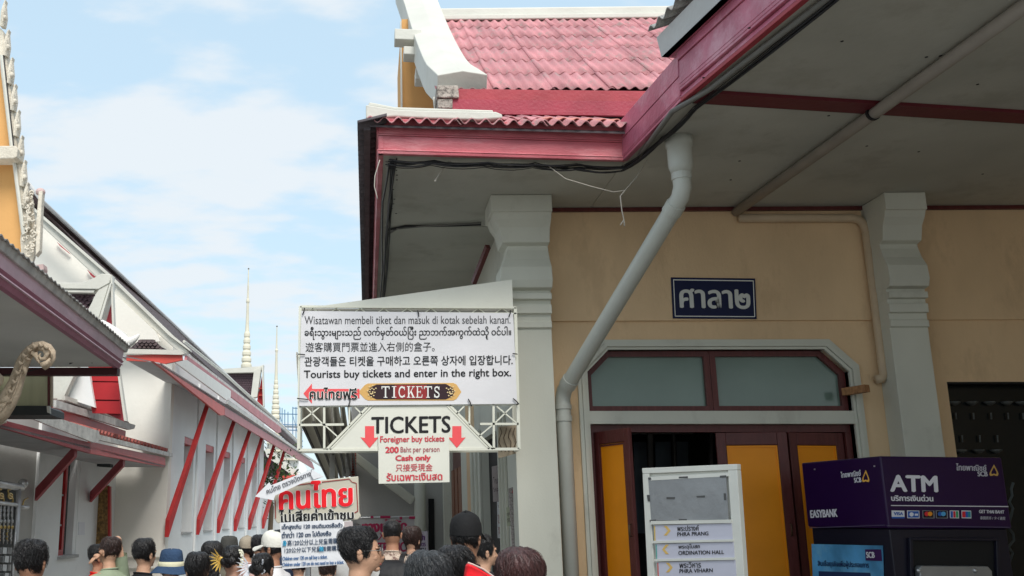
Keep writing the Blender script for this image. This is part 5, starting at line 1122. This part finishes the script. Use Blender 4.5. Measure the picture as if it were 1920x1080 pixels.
    # clothes
    if not bare:
        cl = [(z, cy, rx+.013, ry+.013) for z, cy, rx, ry in body if z <= 1.456]; cl[-1] = (1.458, -.006, .118*sh, .076); cl += [(1.478, -.006, .083, .069), (1.492, -.004, .073, .066)]
        rs = loft([(.86, 0, .175, .125)]+cl, m=36)
        for ring_ in rs:
            for p in ring_:
                nn_ = noise.noise(Vector((p.x*9+face, p.y*9, p.z*7)))*.010 if p.z < 1.44 else noise.noise(Vector((p.x*18+face, p.y*18, p.z*9)))*.003
                p.x *= 1+nn_*4; p.y += nn_
        c = MB().rings(rs, cap=False)
        obj('shirt', c, top, r_, smooth=True)
        for s_ in (-1, 1):
            if arm and s_ == arm[2]: obj('sleeve', MB().tube([shd-Vector((s_*.05,0,.02)), shd, shd.lerp(el, .35), shd.lerp(el, .62)], [.075, .072, .066, .070], 14, False), top, r_, smooth=True)
            else: obj('sleeve', MB().tube([(s_*.12*sh, 0, 1.405), (s_*.16*sh, 0, 1.395), (s_*.195*sh, -.005, 1.34), (s_*.215*sh, -.01, 1.24), (s_*.222*sh, -.012, 1.16)], [.058, .064, .060, .056, .058], 14, False), top, r_, smooth=True)
        ring_ = [Vector((.074*math.cos(2*math.pi*i/24), -.004+.067*math.sin(2*math.pi*i/24), 1.490-.010*math.sin(2*math.pi*i/24))) for i in range(25)]; obj('collar', MB().tube(ring_, .0075, 6, False), top, r_, smooth=True)
    else:
        cl = [(z, cy, rx+.010, ry+.010) for z, cy, rx, ry in body if z <= 1.36]
        obj('wrap_dress', MB().rings(loft([(.6, 0, .2, .15)]+cl, m=32), cap=False), top, r_, smooth=True)
    tm = cloth('trousers_navy', (.03,.035,.05))
    t_ = MB(); t_.rings(loft([(.80, 0, .172, .122), (.90, 0, .168, .118), (1.0, 0, .172, .118)]), cap=False)
    for s_ in (-1, 1): t_.tube([(s_*.085, 0, .92), (s_*.092, .005, .7), (s_*.092, .008, .45), (s_*.092, 0, .25), (s_*.092, -.005, .07)], [.098, .086, .070, .064, .062], 12, False)
    obj('trousers', t_, tm, r_, smooth=True)
    s2 = MB()
    for s_ in (-1, 1): s2.rings([[Vector((s_*.092+x*w_, y+.0, z)) for x, y in ((-1, -.08), (1, -.08), (1.15, .06), (.8, .15), (0, .18), (-.8, .15), (-1.15, .06))] for z, w_ in ((0, .042), (.03, .044), (.06, .036), (.085, .02))])
    obj('shoes', s2, cloth('shoe_dark', (.04,.04,.04), .6), r_)
    # hair
    random.seed(int(u*7+v))
    hm = MB(); rs = []; nS, nT = 30, 14
    low = {'short': 1.592, 'crop': 1.61, 'long': 1.56, 'bun': 1.585, 'bob': 1.55}[hair]; thk = {'short': .014, 'crop': .006, 'long': .014, 'bun': .008, 'bob': .02}[hair]
    def hairpt(th, ph, ex=0):          # th from crown 0..1 down, ph angle; +y face
        frn = math.sin(ph); lowz = low
        if frn > .15: lowz = low+(1.705-low)*min(1, (frn-.15)/.5)
        if hair in ('short', 'crop', 'bun') and abs(frn) <= .35: lowz = max(lowz, 1.612+.03*max(0, frn+.1))
        z = 1.747-(1.747-lowz)*(th**1.25)
        tz = min(1, max(0, (z-1.545)/.2)); 
        rr_ = None
        for (a, b2) in zip(head, head[1:]):
            if a[0] <= z <= b2[0]:
                q = (z-a[0])/(b2[0]-a[0]); rr_ = [a[i]*(1-q)+b2[i]*q for i in (1, 2, 3)]; break
        if rr_ is None: rr_ = list(head[0][1:]) if z < 1.6 else list(head[-1][1:])
        if frn < .2 and z < 1.63: q = min(1, (1.63-z)/.06); rr_[1] = rr_[1]*(1-q)+.064*q; rr_[2] = rr_[2]*(1-q*.25)
        t2 = (thk*(1-.9*(th**3))+ex+.006*(1-th)) if not (hat and th < .7) else .001
        nn_ = noise.noise(Vector((math.cos(ph)*2.2+u, math.sin(ph)*2.2, z*14)))*.007*(1 if hair != 'crop' else .3)*(0 if hat and th < .7 else 1)
        return Vector(((rr_[1]+t2+nn_)*math.cos(ph), rr_[0]+(rr_[2]+t2+nn_)*math.sin(ph), z+(t2+.004+nn_)*max(0, (1-th*1.6))))
    for i in range(nT+1): rs.append([hairpt(max(.02, i/nT), 2*math.pi*j/nS) for j in range(nS)])
    hm.rings(rs)
    hr_ = obj('hair', hm, hc, r_, smooth=True)
    st = MB(); nb = {'short': 850, 'crop': 160, 'long': 300, 'bun': 260, 'bob': 700}[hair]
    if hat in ('bucket', 'cap'): nb = nb//2
    near = d < 6
    if near: nb = int(nb*1.6)
    cro = (random.uniform(-.25, .25), -math.pi/2+random.uniform(-.4, .4))
    for i in range(nb):
        th = random.random()**.75*.97 if not hat else random.uniform(.62, .95); ph = random.random()*2*math.pi; sw_ = random.uniform(.05, .35); ln = random.uniform(.12, .30)*(1 if hair != 'crop' else .35)
        lift = random.uniform(.0, .011 if hair == 'short' else .004)
        pp = [hairpt(max(.01, min(1.04, th+ln*t)), ph+sw_*t, .0005+lift*math.sin(min(1, t*1.05)*math.pi*.62)) for t in (0, .33, .66, 1)]
        wv_ = random.uniform(.0007, .0016); b0_ = len(st.v)
        for q, p in enumerate(pp):
            tg = (pp[min(q+1, 3)]-pp[max(q-1, 0)]).normalized(); n_ = (p-Vector((0, 0, 1.64))).normalized(); sdv = tg.cross(n_).normalized()*wv_*(1, 1, .8, .15)[q]
            st.v += [p-sdv, p+n_*wv_*.6, p+sdv]
        for q in range(3):
            for e in (0, 1): st.f.append((b0_+q*3+e, b0_+q*3+e+1, b0_+q*3+4+e, b0_+q*3+3+e))
    o_ = obj('hair_strands', st, hc, hr_, kind='stuff')
    if 'grey' in extras:
        pass
    if hair == 'long':
        lg = MB(); rs = []
        for (z, rx, ry, cy) in ((1.68, .085, .095, -.006), (1.60, .088, .085, -.02), (1.52, .088, .07, -.035), (1.42, .10, .055, -.055), (1.30, .105, .045, -.085), (1.18, .09, .03, -.10), (1.12, .06, .015, -.10)):
            rs.append([Vector((rx*math.cos(a_)+noise.noise(Vector((a_*3, z*5, u)))*.008, cy+ry*math.sin(a_)*(1 if math.sin(a_) < 0 else .35)+noise.noise(Vector((a_*6, z*2, u+5)))*.008, z)) for a_ in [2*math.pi*j/32 for j in range(32)]])
        lg.rings(rs); obj('long_hair', lg, hc, r_, smooth=True)
        ls = MB()
        for i in range(90):
            a_ = random.uniform(math.pi, 2*math.pi); x_ = .095*math.cos(a_)
            ls.tube([(x_, -.02+.085*math.sin(a_), 1.62), (x_*1.05, -.04+.07*math.sin(a_), 1.45), (x_*1.1+random.uniform(-.01, .01), -.09+.045*math.sin(a_), 1.28), (x_*1.0+random.uniform(-.02, .02), -.105+.03*math.sin(a_), random.uniform(1.05, 1.16))], [.003, .003, .003, .001], 4)
        obj('loose_strands', ls, hc, r_, kind='stuff')
    if hair == 'bun':
        bm2 = MB()
        for i, (x, y, z, r2) in enumerate(((0, -.115, 1.665, .045), (-.028, -.12, 1.645, .034), (.028, -.118, 1.65, .034), (0, -.128, 1.69, .032), (.0, -.11, 1.625, .03))): bm2.ell((x, y, z), (r2, r2*.8, r2), 14, 10)
        obj('hair_bun', bm2, hc, hr_, smooth=True)
    # hats
    if hat == 'bucket':
        prof = [(.098, 1.655), (.096, 1.70), (.090, 1.745), (.082, 1.775), (.06, 1.788), (.02, 1.792), (.003, 1.792)]
        H = MB(); rs = [[Vector((r2*math.cos(a_)*(1+.02*math.sin(3*a_)), r2*1.14*math.sin(a_), z+.004*math.sin(2*a_+u))) for a_ in [2*math.pi*j/32 for j in range(32)]] for r2, z in prof]; H.rings(rs, cap=False); ho = obj('hat_crown', H, hatm, r_, smooth=True)
        H = MB(); rs = [[Vector((r2*math.cos(a_), r2*1.10*math.sin(a_), z+.010*math.sin(3*a_+u)*(r2-.09)*8)) for a_ in [2*math.pi*j/36 for j in range(36)]] for r2, z in ((.097, 1.664), (.12, 1.655), (.165, 1.612), (.169, 1.606), (.16, 1.608), (.118, 1.648), (.094, 1.655))]; H.rings(rs, cap=False); obj('hat_brim', H, hatm, ho, smooth=True)
        if 'band' in extras:
            H = MB(); rs = [[Vector((r2*math.cos(a_), r2*1.13*math.sin(a_), z)) for a_ in [2*math.pi*j/36 for j in range(36)]] for r2, z in ((.104, 1.655), (.1045, 1.672), (.101, 1.694), (.097, 1.695))]; H.rings(rs, cap=False); obj('hat_band', H, mat('cream_band', (.62,.60,.42), .8, .2, 30, .1), ho, smooth=True)
    if hat == 'cap':
        H = MB(); rs = [[Vector((r2*math.cos(a_), .004+r2*1.22*math.sin(a_), z+(.012 if math.sin(a_) > 0 else -.002)*abs(math.sin(a_)))) for a_ in [2*math.pi*j/32 for j in range(32)]] for r2, z in ((.089, 1.655), (.090, 1.68), (.087, 1.715), (.076, 1.748), (.055, 1.768), (.028, 1.779), (.003, 1.781))]; H.rings(rs, cap=False); ho = obj('cap_crown', H, hatm, r_, smooth=True)
        H = MB(); up_v = []; dn_v = []
        for i in range(13):
            a_ = math.pi*(.5+(i/12-.5)*.82); up_v.append((Vector((.088*math.cos(a_), .004+.107*math.sin(a_), 1.672)), Vector((.086*math.cos(a_)*1.02, .10+.095*math.sin(a_)**.8, 1.652-.022*abs(math.cos(a_))*1.3))))
        for th_ in (0, -.005): 
            H.v += [p+Vector((0, 0, th_)) for a2, p2 in up_v for p in (a2, p2)]
        for i in range(12):
            for o2 in (0, 26): H.f.append((o2+2*i, o2+2*i+1, o2+2*i+3, o2+2*i+2))
            H.f.append((2*i+1, 26+2*i+1, 26+2*i+3, 2*i+3))
        obj('cap_visor', H, hatm, ho, smooth=False); obj('cap_button', MB().ell((0, .004, 1.783), (.008, .008, .005), 8, 5), hatm, ho)
        if 'crease' in extras: pass
    if 'glasses' in extras:
        G = MB()
        for s_ in (-1, 1):
            G.tube([(s_*.034+.024*math.cos(a_), .118, 1.640+.021*math.sin(a_)) for a_ in [2*math.pi*j/18 for j in range(19)]], .0017, 5)
            G.tube([(s_*.058, .118, 1.648), (s_*.078, .09, 1.650), (s_*.084, .01, 1.648)], .0017, 5)
        G.tube([(-.010, .119, 1.645), (.010, .119, 1.645)], .0017, 5); go = obj('glasses', G, mat('thin_metal_frame', (.5,.48,.45), .3, 0, metal=.8), r_)
        for s_ in (-1, 1): obj('lens', MB().ell((s_*.034, .118, 1.640), (.023, .0012, .020), 12, 8), mat('pale_lens', (.35,.38,.38), .08, 0), go)
    if 'backpack' in extras:
        B = MB(); rs = []
        for z, w_, dpt in ((.95, .12, .09), (1.0, .15, .13), (1.15, .165, .15), (1.3, .16, .13), (1.40, .12, .08), (1.43, .06, .03)):
            rs.append([Vector((w_*math.copysign(abs(math.cos(a_))**.5, math.cos(a_)), -.13-dpt*.5+dpt*.5*math.copysign(abs(math.sin(a_))**.6, math.sin(a_))-.02, z)) for a_ in [2*math.pi*j/24 for j in range(24)]])
        bp = root('backpack', (pt.x, pt.y, 0), 'black backpack on the back of the man in the floral shirt', 'backpack', None, R(face)); bp.scale = (k, k, k); WL[bp.name] = Vector((0,0,0))
        pm = mat('black_nylon', (.012,.012,.014), .6, .3, 20, .2); obj('pack_body', B.rings(rs), pm, bp, smooth=True)
        for s_ in (-1, 1): obj('strap', MB().rings([[p+Vector((s_*w2, 0, 0)) for w2 in (-.022, .022)]+[p+Vector((s_*w2, 0, 0))+n2 for w2, n2 in ((.022, o2), (-.022, o2))] for p, o2 in ((Vector((s_*.06, -.125, 1.33)), Vector((0,-.01,0))), (Vector((s_*.085, -.09, 1.44)), Vector((0,-.006,.01))), (Vector((s_*.095, -.03, 1.468)), Vector((0,0,.012))), (Vector((s_*.11, .04, 1.46)), Vector((0,.002,.012))), (Vector((s_*.12, .10, 1.40)), Vector((0,.01,.004))), (Vector((s_*.13, .13, 1.25)), Vector((0,.01,0))))]), pm, bp)
    def fan(sx, zc2, m_, n_=9, ln=.10, name='hair_ornament'):
        F = MB(); c = Vector((sx*.06, -.10, zc2)); nn2 = 0
        for i in range(n_):
            a_ = math.pi*(.18+.95*i/(n_-1)); dv = Vector((sx*abs(math.sin(a_)), -.25, math.cos(a_))).normalized(); pv = dv.cross(Vector((0, 1, 0))).normalized()
            e_ = c+dv*ln; F.prism([c+pv*.003, c+dv*ln*.55+pv*.006, e_, c+dv*ln*.55-pv*.006], Vector((0, -.004, 0)))
            F.ell(c+dv*ln*.35, (.007, .007, .007), 6, 4)
        F.ell(c, (.022, .018, .022), 10, 6); return obj(name, F, m_, r_)
    if 'goldfan' in extras: fan(-1, 1.66, mat('gold_ornament', (.80,.52,.12), .3, .2, metal=.5))
    if 'silverfan' in extras: fan(-1, 1.66, mat('silver_ornament', (.80,.82,.88), .3, .1), 10, .115)
    if 'flowers' in extras:
        F = MB()
        for i in range(80):
            a_ = random.uniform(-.9, 1.15); rr2 = random.uniform(.0, .022); c = Vector((.062+.03*math.cos(a_)+rr2, -.085+random.uniform(-.02, .02), 1.665+.07*math.sin(a_)))
            F.ell(c, (.008, .007, .008), 6, 4)
        obj('flower_garland', F, mat('white_blossom', (.78,.77,.62), .7, .2, 60, .2, 40), r_)
    if 'pins' in extras:
        F = MB()
        for i in range(12): F.ell((.045+.012*math.sin(i*.7), -.11+.02*math.sin(i), 1.615+i*.009), (.008, .006, .007), 6, 4)
        obj('hair_pins', F, mat('silver_ornament', (.80,.82,.88)), r_)
    return r_
red_c = cloth('red', (.80,.018,.015)); green_c = cloth('sage', (.30,.36,.25)); black_c = cloth('black', (.014,.014,.017)); blue_c = cloth('slate_blue', (.055,.10,.20)); white_c = cloth('white', (.72,.71,.72)); pink_c = cloth('pale_pink', (.66,.46,.42))
olive_c = cloth('grey_olive', (.14,.13,.10)); lil_c = cloth('lilac', (.42,.40,.55)); gry_c = cloth('light_grey', (.46,.46,.45)); navyc = cloth('navy', (.02,.03,.06))
floral = mat('floral_cloth', (.58,.47,.38), .8, .3, 9, .1, 6, .95, (.10,.035,.03), 26, dpos=.47)
person(60, 1012, 5.2, -4, 'short', h_black, 0, cloth('maroonish', (.10,.02,.02)), 'boy with thick black hair seen from behind at the left, before the steel gate')
person(186, 1021, 8.6, -68, 'short', h_black, 0, red_c, 'young man in a red shirt facing right beside the carved door')
person(208, 1007, 8.0, 55, 'short', h_brown, 1, green_c, 'person in a sage green shirt raising one arm to shade the face', arm=((220, 1013), (188, 1038), 1))
person(271, 1010, 7.4, -28, 'short', h_black, 1, black_c, 'man in a black shirt with neat black hair below the facing white wall')
person(322, 1028, 6.9, 5, 'short', h_black, 1, blue_c, 'person in a blue bucket hat with a cream band', hat='bucket', hatm=mat('blue_felt', (.030,.062,.125), .9, .4, 60, .15, 10), extras=('band',))
person(371, 1037, 6.6, 15, 'bob', h_black, 1, black_c, 'person with round black hair between the blue hat and the long haired woman', female=True)
person(399, 1015, 7.6, -25, 'long', h_black, 1, white_c, 'woman with long straight black hair in a white top', female=True)
person(430, 1004, 9.4, 0, 'short', h_black, 1, olive_c, 'person in a dark grey bucket hat and olive top near the white hall wall', hat='bucket', hatm=mat('dark_grey_felt', (.065,.065,.06), .9, .4, 60, .15, 10))
person(437, 1022, 6.9, -10, 'bun', h_black, 3, cloth('rose_wrap', (.60,.22,.34)), 'bare shouldered woman with gold fan ornament and white flowers in her bun', bare=True, female=True, extras=('goldfan', 'flowers'))
person(463, 1006, 9.8, 0, 'bob', h_black, 1, pink_c, 'person in a beige cap and pale pink shirt seen from behind', hat='cap', hatm=mat('beige_cap', (.36,.31,.24), .9, .3, 60, .1, 10), female=True)
person(488, 1003, 9.2, -20, 'short', h_black, 1, pink_c, 'black haired person left of the man in the white cap')
person(493, 1036, 6.7, -18, 'bun', h_black, 3, cloth('peach_wrap', (.62,.30,.24)), 'bare shouldered woman with white spiky fan ornament in her hair', bare=True, female=True, extras=('silverfan', 'pins'))
person(514, 997, 7.7, 62, 'short', h_black, 0, white_c, 'man in a white cap looking down to the left behind the Thai notice board', hat='cap', hatm=mat('white_cap', (.74,.73,.66), .8, .2, 60, .05, 10))
person(522, 994, 9.9, 5, 'short', h_black, 1, navyc, 'dark haired person just behind the white cap')
person(560, 1052, 8.9, 0, 'short', h_black, 1, lil_c, 'person in a lilac shirt standing behind the Thai notice board')
person(614, 1066, 8.2, 5, 'short', h_brown, 1, gry_c, 'person in a light grey shirt mostly hidden below the Thai notice board')
person(662, 982, 8.4, 0, 'short', h_black, 1, gry_c, 'black haired person behind the man with glasses')
person(672, 988, 5.0, -82, 'short', h_black, 1, cloth('brown_tee', (.09,.065,.045)), 'man with thick black hair and thin glasses turned to the right', extras=('glasses',))
person(735, 974, 8.6, -3, 'crop', h_black, 0, floral, 'man in a floral shirt with cropped hair before the red lettered banner', extras=('backpack',))
person(772, 988, 9.3, -30, 'bob', h_brown, 1, floral, 'brown haired woman beside the man with the backpack', female=True)
person(802, 1034, 3.75, -8, 'short', h_grey, 1, navyc, 'man with greying hair at the bottom edge near the price notice')
person(853, 1024, 4.3, -12, 'short', h_black, 1, navyc, 'black haired person between the greying man and the black cap')
person(872, 962, 5.7, -22, 'short', h_black, 0, black_c, 'tall man in a black cap seen from behind below the ticket sign', hat='cap', hatm=mat('black_cap', (.010,.010,.011), .85, .2, 60, .1, 10))
person(903, 1003, 7.0, -65, 'short', h_black, 1, navyc, 'dark haired person in profile at the black ticket doorway')
person(974, 1031, 3.7, 6, 'bob', h_red, 1, cloth('brown_knit', (.08,.05,.045)), 'woman with short reddish brown hair in front of the grey column', female=True)
# red cloth bag top held up at the bottom edge
rbp = P(905, 1090, YP(3.5))
rbg = root('red_bag', (rbp.x, rbp.y, 1.1), 'bright red cloth bag tip at the bottom edge between dark haired people', 'bag')
mb = MB(); mb.slab([(877, 1056), (884, 1058), (927, 1083), (940, 1140), (866, 1140), (872, 1085)], YP(3.5), .07); obj('bag_body', mb, mat('red_nylon', (.85,.01,.02), .5, .3, 12, .05, 4), rbg, bevel=.012)
mb = MB().tube([P(877, 1055, YP(3.49)), P(886, 1058, YP(3.49)), P(906, 1067, YP(3.49)), P(928, 1083, YP(3.49))], .003, 5); obj('bag_piping', mb, mat('pale_piping', (.7,.5,.45), .6, 0), rbg)

# ================================================================== THAI NOTICE BOARD AND ARROW
pl = YP(6.3)
nb_ = root('thai_notice_board', P(600, 1100, pl), 'cream notice board on a pole with large red Thai heading and bilingual child ticket rules', 'notice board')
bdm = mat('tan_board', (.52,.49,.40), .5, .1, 10, .04, 2)
obj('board', MB().slab([(514, 909), (672, 893), (674, 960), (677, 968), (671, 974), (640, 978), (520, 981), (514, 972)], pl, .02), bdm, nb_, bevel=.004)
def fline(a, b): obj('board_border', MB().slab([(a[0], a[1]-.8), (b[0], b[1]-.8), (b[0]+.6, b[1]+.8), (a[0]+.6, a[1]+.8)] if abs(a[0]-b[0]) > abs(a[1]-b[1]) else [(a[0]-.8, a[1]), (a[0]+.8, a[1]), (b[0]+.8, b[1]), (b[0]-.8, b[1])], pl, .001, .004), dkred, nb_)
for a, b in (((524, 913), (655, 898)), ((655, 898), (660, 904)), ((660, 904), (668, 906)), ((668, 906), (671, 958)), ((671, 958), (664, 962)), ((516, 938), (517, 972))): fline(a, b)
lettering(nb_, 'คนไทย', [(524, 906), (659, 899), (660, 948), (525, 956)], pl, flat('white_outline', (.85,.80,.78)), 3.4, .004)
lettering(nb_, 'คนไทย', [(524, 906), (659, 899), (660, 948), (525, 956)], pl, flat('bright_red_print', (.82,.01,.02)), 2.0, .008)
lettering(nb_, 'ไม่เสียค่าเข้าชม', [(524, 956), (662, 954), (663, 973), (525, 981)], pl, offw, 2.0, .004)
lettering(nb_, 'ไม่เสียค่าเข้าชม', [(524, 956), (662, 954), (663, 973), (525, 981)], pl, blk, .9, .008)
pa = obj('rules_sheet', MB().slab([(525, 980), (643, 974), (646, 1058), (530, 1067)], pl, .004, .010), paper, nb_)
navp = flat('navy_print', (.02,.05,.11))
for s_, q, m_, b_ in (('เด็กสูงเกิน 120 เซนติเมตรซื้อตั๋ว', [(529, 983), (642, 980), (642, 991), (529, 995)], navp, .4), ('ต่ำกว่า 120 cm ไปต้องซื้อ', [(529, 997), (621, 995), (621, 1004), (529, 1009)], navp, .4),
                      ('身高120公分以上兒童需購票', [(530, 1013), (642, 1008), (642, 1019), (530, 1024)], navp, .15), ('120公分以下兒童無需購票', [(534, 1027), (640, 1022), (640, 1032), (534, 1037)], navp, .15),
                      ('Children over 120 cm tall buy a ticket.', [(530, 1044), (614, 1040), (614, 1049), (530, 1053)], bluep, .2), ('Children under 120 cm do not need to buy a ticket.', [(530, 1055), (645, 1050), (645, 1059), (530, 1064)], bluep, .2)):
    lettering(pa, s_, q, pl, m_, b_, .014)
lettering(pa, '身', [(530, 1014), (538, 1014), (538, 1024), (530, 1024)], pl, cyanp, .3, .018); lettering(pa, '無', [(599, 1024), (607, 1024), (607, 1034), (599, 1034)], pl, cyanp, .3, .018)
obj('small_label', MB().slab([(645, 978), (661, 977), (662, 988), (646, 989)], pl, .003, .008), pinkpaper, nb_)
obj('pole', MB().tube([P(578, 1060, YP(6.36)), Vector((P(578, 1060, YP(6.36)).x, 6.36, 0))], .018, 8), steel, nb_)
qa = YP(6.22)
ap = root('paper_arrow', P(535, 905, qa), 'crumpled white paper arrow pointing down left with black handwriting above the notice board', 'paper arrow')
mb = MB()
obj('arrow_sheet', MB().slab([(478, 931), (505, 904), (508, 910), (584, 880), (607, 894), (590, 900), (566, 906), (516, 929), (513, 938)], qa, .004), paper, ap)
obj('arrow_fold', MB().slab([(585, 880), (606, 893), (588, 899), (583, 890)], YP(6.2), .003), paper, ap)
lettering(ap, 'คนไทย ตรวจบัตรทางนี้', [(498, 916), (587, 879), (590, 889), (501, 927)], qa, flat('pen_grey', (.10,.10,.12)), .2, .004)

# ================================================================== BACKGROUND
stone_c = mat('cream_stupa', (.66,.62,.50), .7, .3, 3, .1, .5, .4, (.45,.42,.33), .8, dpos=.55)
def spire(name, px, vt, vb, Y, label, segs):
    pl_ = YP(Y); base = P(px, vb, pl_); top_ = P(px, vt, pl_); k = (top_-base).length/(vb-vt); X, Yy = base.x, base.y
    r_ = root(name, (X, Yy, 0), label, 'spire', 'spires beyond the hall')
    prof = []
    for (v, w_) in segs: prof.append((w_*k/2, P(px, v, pl_).z))
    prof = prof[::-1]; prof = [(prof[0][0]*1.3, 0)]+prof
    obj('shaft', MB().lathe((X, Yy, 0), prof, 18), stone_c, r_, smooth=False)
    obj('ball', MB().ell((X, Yy, P(px, vt+1, pl_).z), (k*1.6, k*1.6, k*1.6), 8, 6), mat('dark_finial', (.12,.10,.09), .5, 0), r_)
def rib(v0, v1, w0, w1, n_, amp):
    out = []
    for i in range(n_):
        t = i/n_; v = v0+(v1-v0)*t; dv = (v1-v0)/n_; w_ = w0+(w1-w0)*t; out += [(v, w_*.86), (v+dv*.35, w_*(1+amp)), (v+dv*.75, w_*(1+amp)), (v+dv*.98, w_*.9)]
    return out
spire('tall_spire', 461.5, 503, 700, 85, 'taller cream stupa spire rising behind the hall roof, left of the pair', [(503, 1.5), (560, 4), (562, 6), (566, 7), (569, 4.5), (590, 5), (615, 7), (622, 8)]+rib(622, 692, 10, 19, 6, .12)+[(700, 24), (760, 40)])
spire('short_spire', 514.5, 611, 900, 95, 'shorter cream stupa spire standing nearer the ticket sign', [(611, 1.5), (654, 3.5), (657, 6), (661, 4), (690, 5), (712, 6.5)]+rib(712, 796, 7, 18, 9, .13)+[(797, 22), (806, 20), (815, 19), (835, 30), (845, 34), (846, 40), (870, 44), (900, 60), (930, 70)])
# scaffolding
scm = mat('blue_scaffold', (.09,.20,.33), .5, .1)
sfd = root('scaffolding', P(540, 960, YP(80)), 'blue tube scaffolding standing behind the shorter spire', 'scaffolding')
for k, (u, v0) in enumerate(((525, 764), (529, 765), (534, 768), (540, 772), (549, 763), (555, 763), (560, 764), (566, 766))):
    obj('upright', MB().tube([P(u, v0, YP(80+k % 2*2)), P(u, 960, YP(80+k % 2*2))], .035, 5), scm, sfd)
for v in (765, 776, 796, 806, 826, 836, 856, 868, 880): obj('ledger', MB().tube([P(524 if v > 770 else 549, v, YP(80)), P(568, v+1, YP(80))], .04, 5), scm, sfd)
for k in range(7):
    u = 524+k*6; v = 775+k % 4*22; obj('brace', MB().tube([P(u, v, YP(81)), P(u+6, v+22, YP(81))], .02, 4), scm, sfd)
for v in (798, 828, 866): obj('plank_deck', MB().slab([(526, v), (566, v+1), (566, v+3), (526, v+2)], YP(80.5), .6), mat('grey_blue_plank', (.25,.30,.34), .8, .1), sfd)
# far small gabled roof
fg = root('far_gabled_hall', P(456, 900, YP(58)), 'far small hall with purple tiled roof, white bargeboards and red gable', 'hall'); fp = YP(58)
ff = obj('roof', MB().slab([(425, 701), (480, 697), (470, 744), (440, 722)], fp, .3), pltile, fg)
ftm = MB()
for r_ in range(10):
    for c_ in range(16):
        u = 427+c_*3.4+(r_ % 2)*1.7; v = 702+r_*4.2
        if v < 742 and u < 478-(v-700)*.2 and u > 426+(v-702)*.85: ftm.slab([(u, v), (u+1.7, v+2.2), (u, v+4.4), (u-1.7, v+2.2)], YP(57.9), .05, .02*(c_ % 2))
o_ = obj('roof_tiles', ftm, pltile, fg, kind='stuff')
obj('ridge', MB().slab([(412, 692), (486, 687), (494, 684), (493, 692), (484, 698), (420, 699)], YP(57.5), .6), white_p, fg)
obj('bargeboard', MB().slab([(476, 696), (490, 688), (482, 744), (470, 746)], YP(57.4), .5), white_p, fg); obj('bargeboard', MB().slab([(491, 687), (493.5, 687), (495, 762), (493, 762)], YP(57.2), .5), white_p, fg)
obj('red_gable', MB().slab([(491, 705), (493.5, 762), (482, 752)], YP(57.8), .3), mat('gable_red', (.42,.02,.025)), fg)
for v in (727, 740): obj('red_ledge', MB().slab([(486, v), (494, v), (494, v+2), (485, v+2)], YP(57.6), .2), coral, fg)
# white tiered hall lower behind the struts
fh = root('far_white_hall', P(530, 960, YP(50)), 'distant white hall with sweeping purple tiled roof seen between the last struts', 'hall'); q = YP(50)
obj('roof_slope', MB().slab([(490, 845), (505, 850), (560, 893), (555, 897), (490, 893)], q, .3), pltile, fh)
for k in range(9): obj('tile_course', MB().slab([(492+k*6, 852+k*4.6), (494+k*6, 852+k*4.6), (494+k*6, 896), (492+k*6, 895)], YP(49.8), .05), mat('tile_groove', (.04,.025,.035), .7, 0), fh)
obj('white_verge', MB().slab([(496, 842), (510, 846), (556, 882), (562, 894), (552, 894), (500, 856)], YP(49.7), .3), white_p, fh)
obj('hall_wall', MB().slab([(480, 895), (580, 895), (580, 1060), (480, 1060)], q, .5), lwhite, fh)
obj('red_trim', MB().slab([(528, 892), (560, 890), (560, 896), (528, 908)], YP(49.5), .2), coral, fh)
obj('white_body', MB().slab([(500, 800), (512, 806), (525, 830), (560, 850), (575, 880), (575, 960), (500, 960)], YP(70), 1), lwhite, fh)
for v in (812, 828, 842, 858): obj('cornice', MB().slab([(500, v), (530+(v-812)*.6, v+2), (532+(v-812)*.6, v+5), (500, v+3)], YP(69.5), .5), stone_c, fh)
# low white perimeter wall
pw_ = obj('perimeter_wall', MB().slab([(480, 925), (670, 925), (670, 1040), (480, 1040)], YP(36), .3), lwhite, label='low white wall closing the alley beyond the crowd', cat='wall')
# small tree
tr_ = root('small_tree', P(503, 1000, YP(40)), 'small green tree showing behind the fifth red strut', 'tree')
tb = P(503, 1000, YP(34)); obj('trunk', MB().tube([(tb.x, tb.y, 0), (tb.x+.1, tb.y, 2), P(502, 905, YP(34))], [.1, .08, .04], 8), mat('bark', (.12,.09,.06), .9, .5), tr_)
cm = MB(); random.seed(11)
for k in range(900):
    a, b, c = random.gauss(0, .45), random.gauss(0, .4), random.gauss(0, .42); cc = P(502, 895, YP(34))+Vector((a, b, c)); s_ = random.uniform(.05, .11)
    x_ = Vector((random.uniform(-1, 1), random.uniform(-1, 1), random.uniform(-1, 1))).normalized(); y_ = x_.cross(Vector((random.random(), random.random(), random.random()))).normalized()
    cm.add([cc-x_*s_, cc+y_*s_*.4, cc+x_*s_, cc-y_*s_*.4], [(0, 1, 2, 3)])
obj('crown', cm, mat('leaf_green', (.06,.10,.03), .6, 0, 1, .4, 3), tr_, kind='stuff')
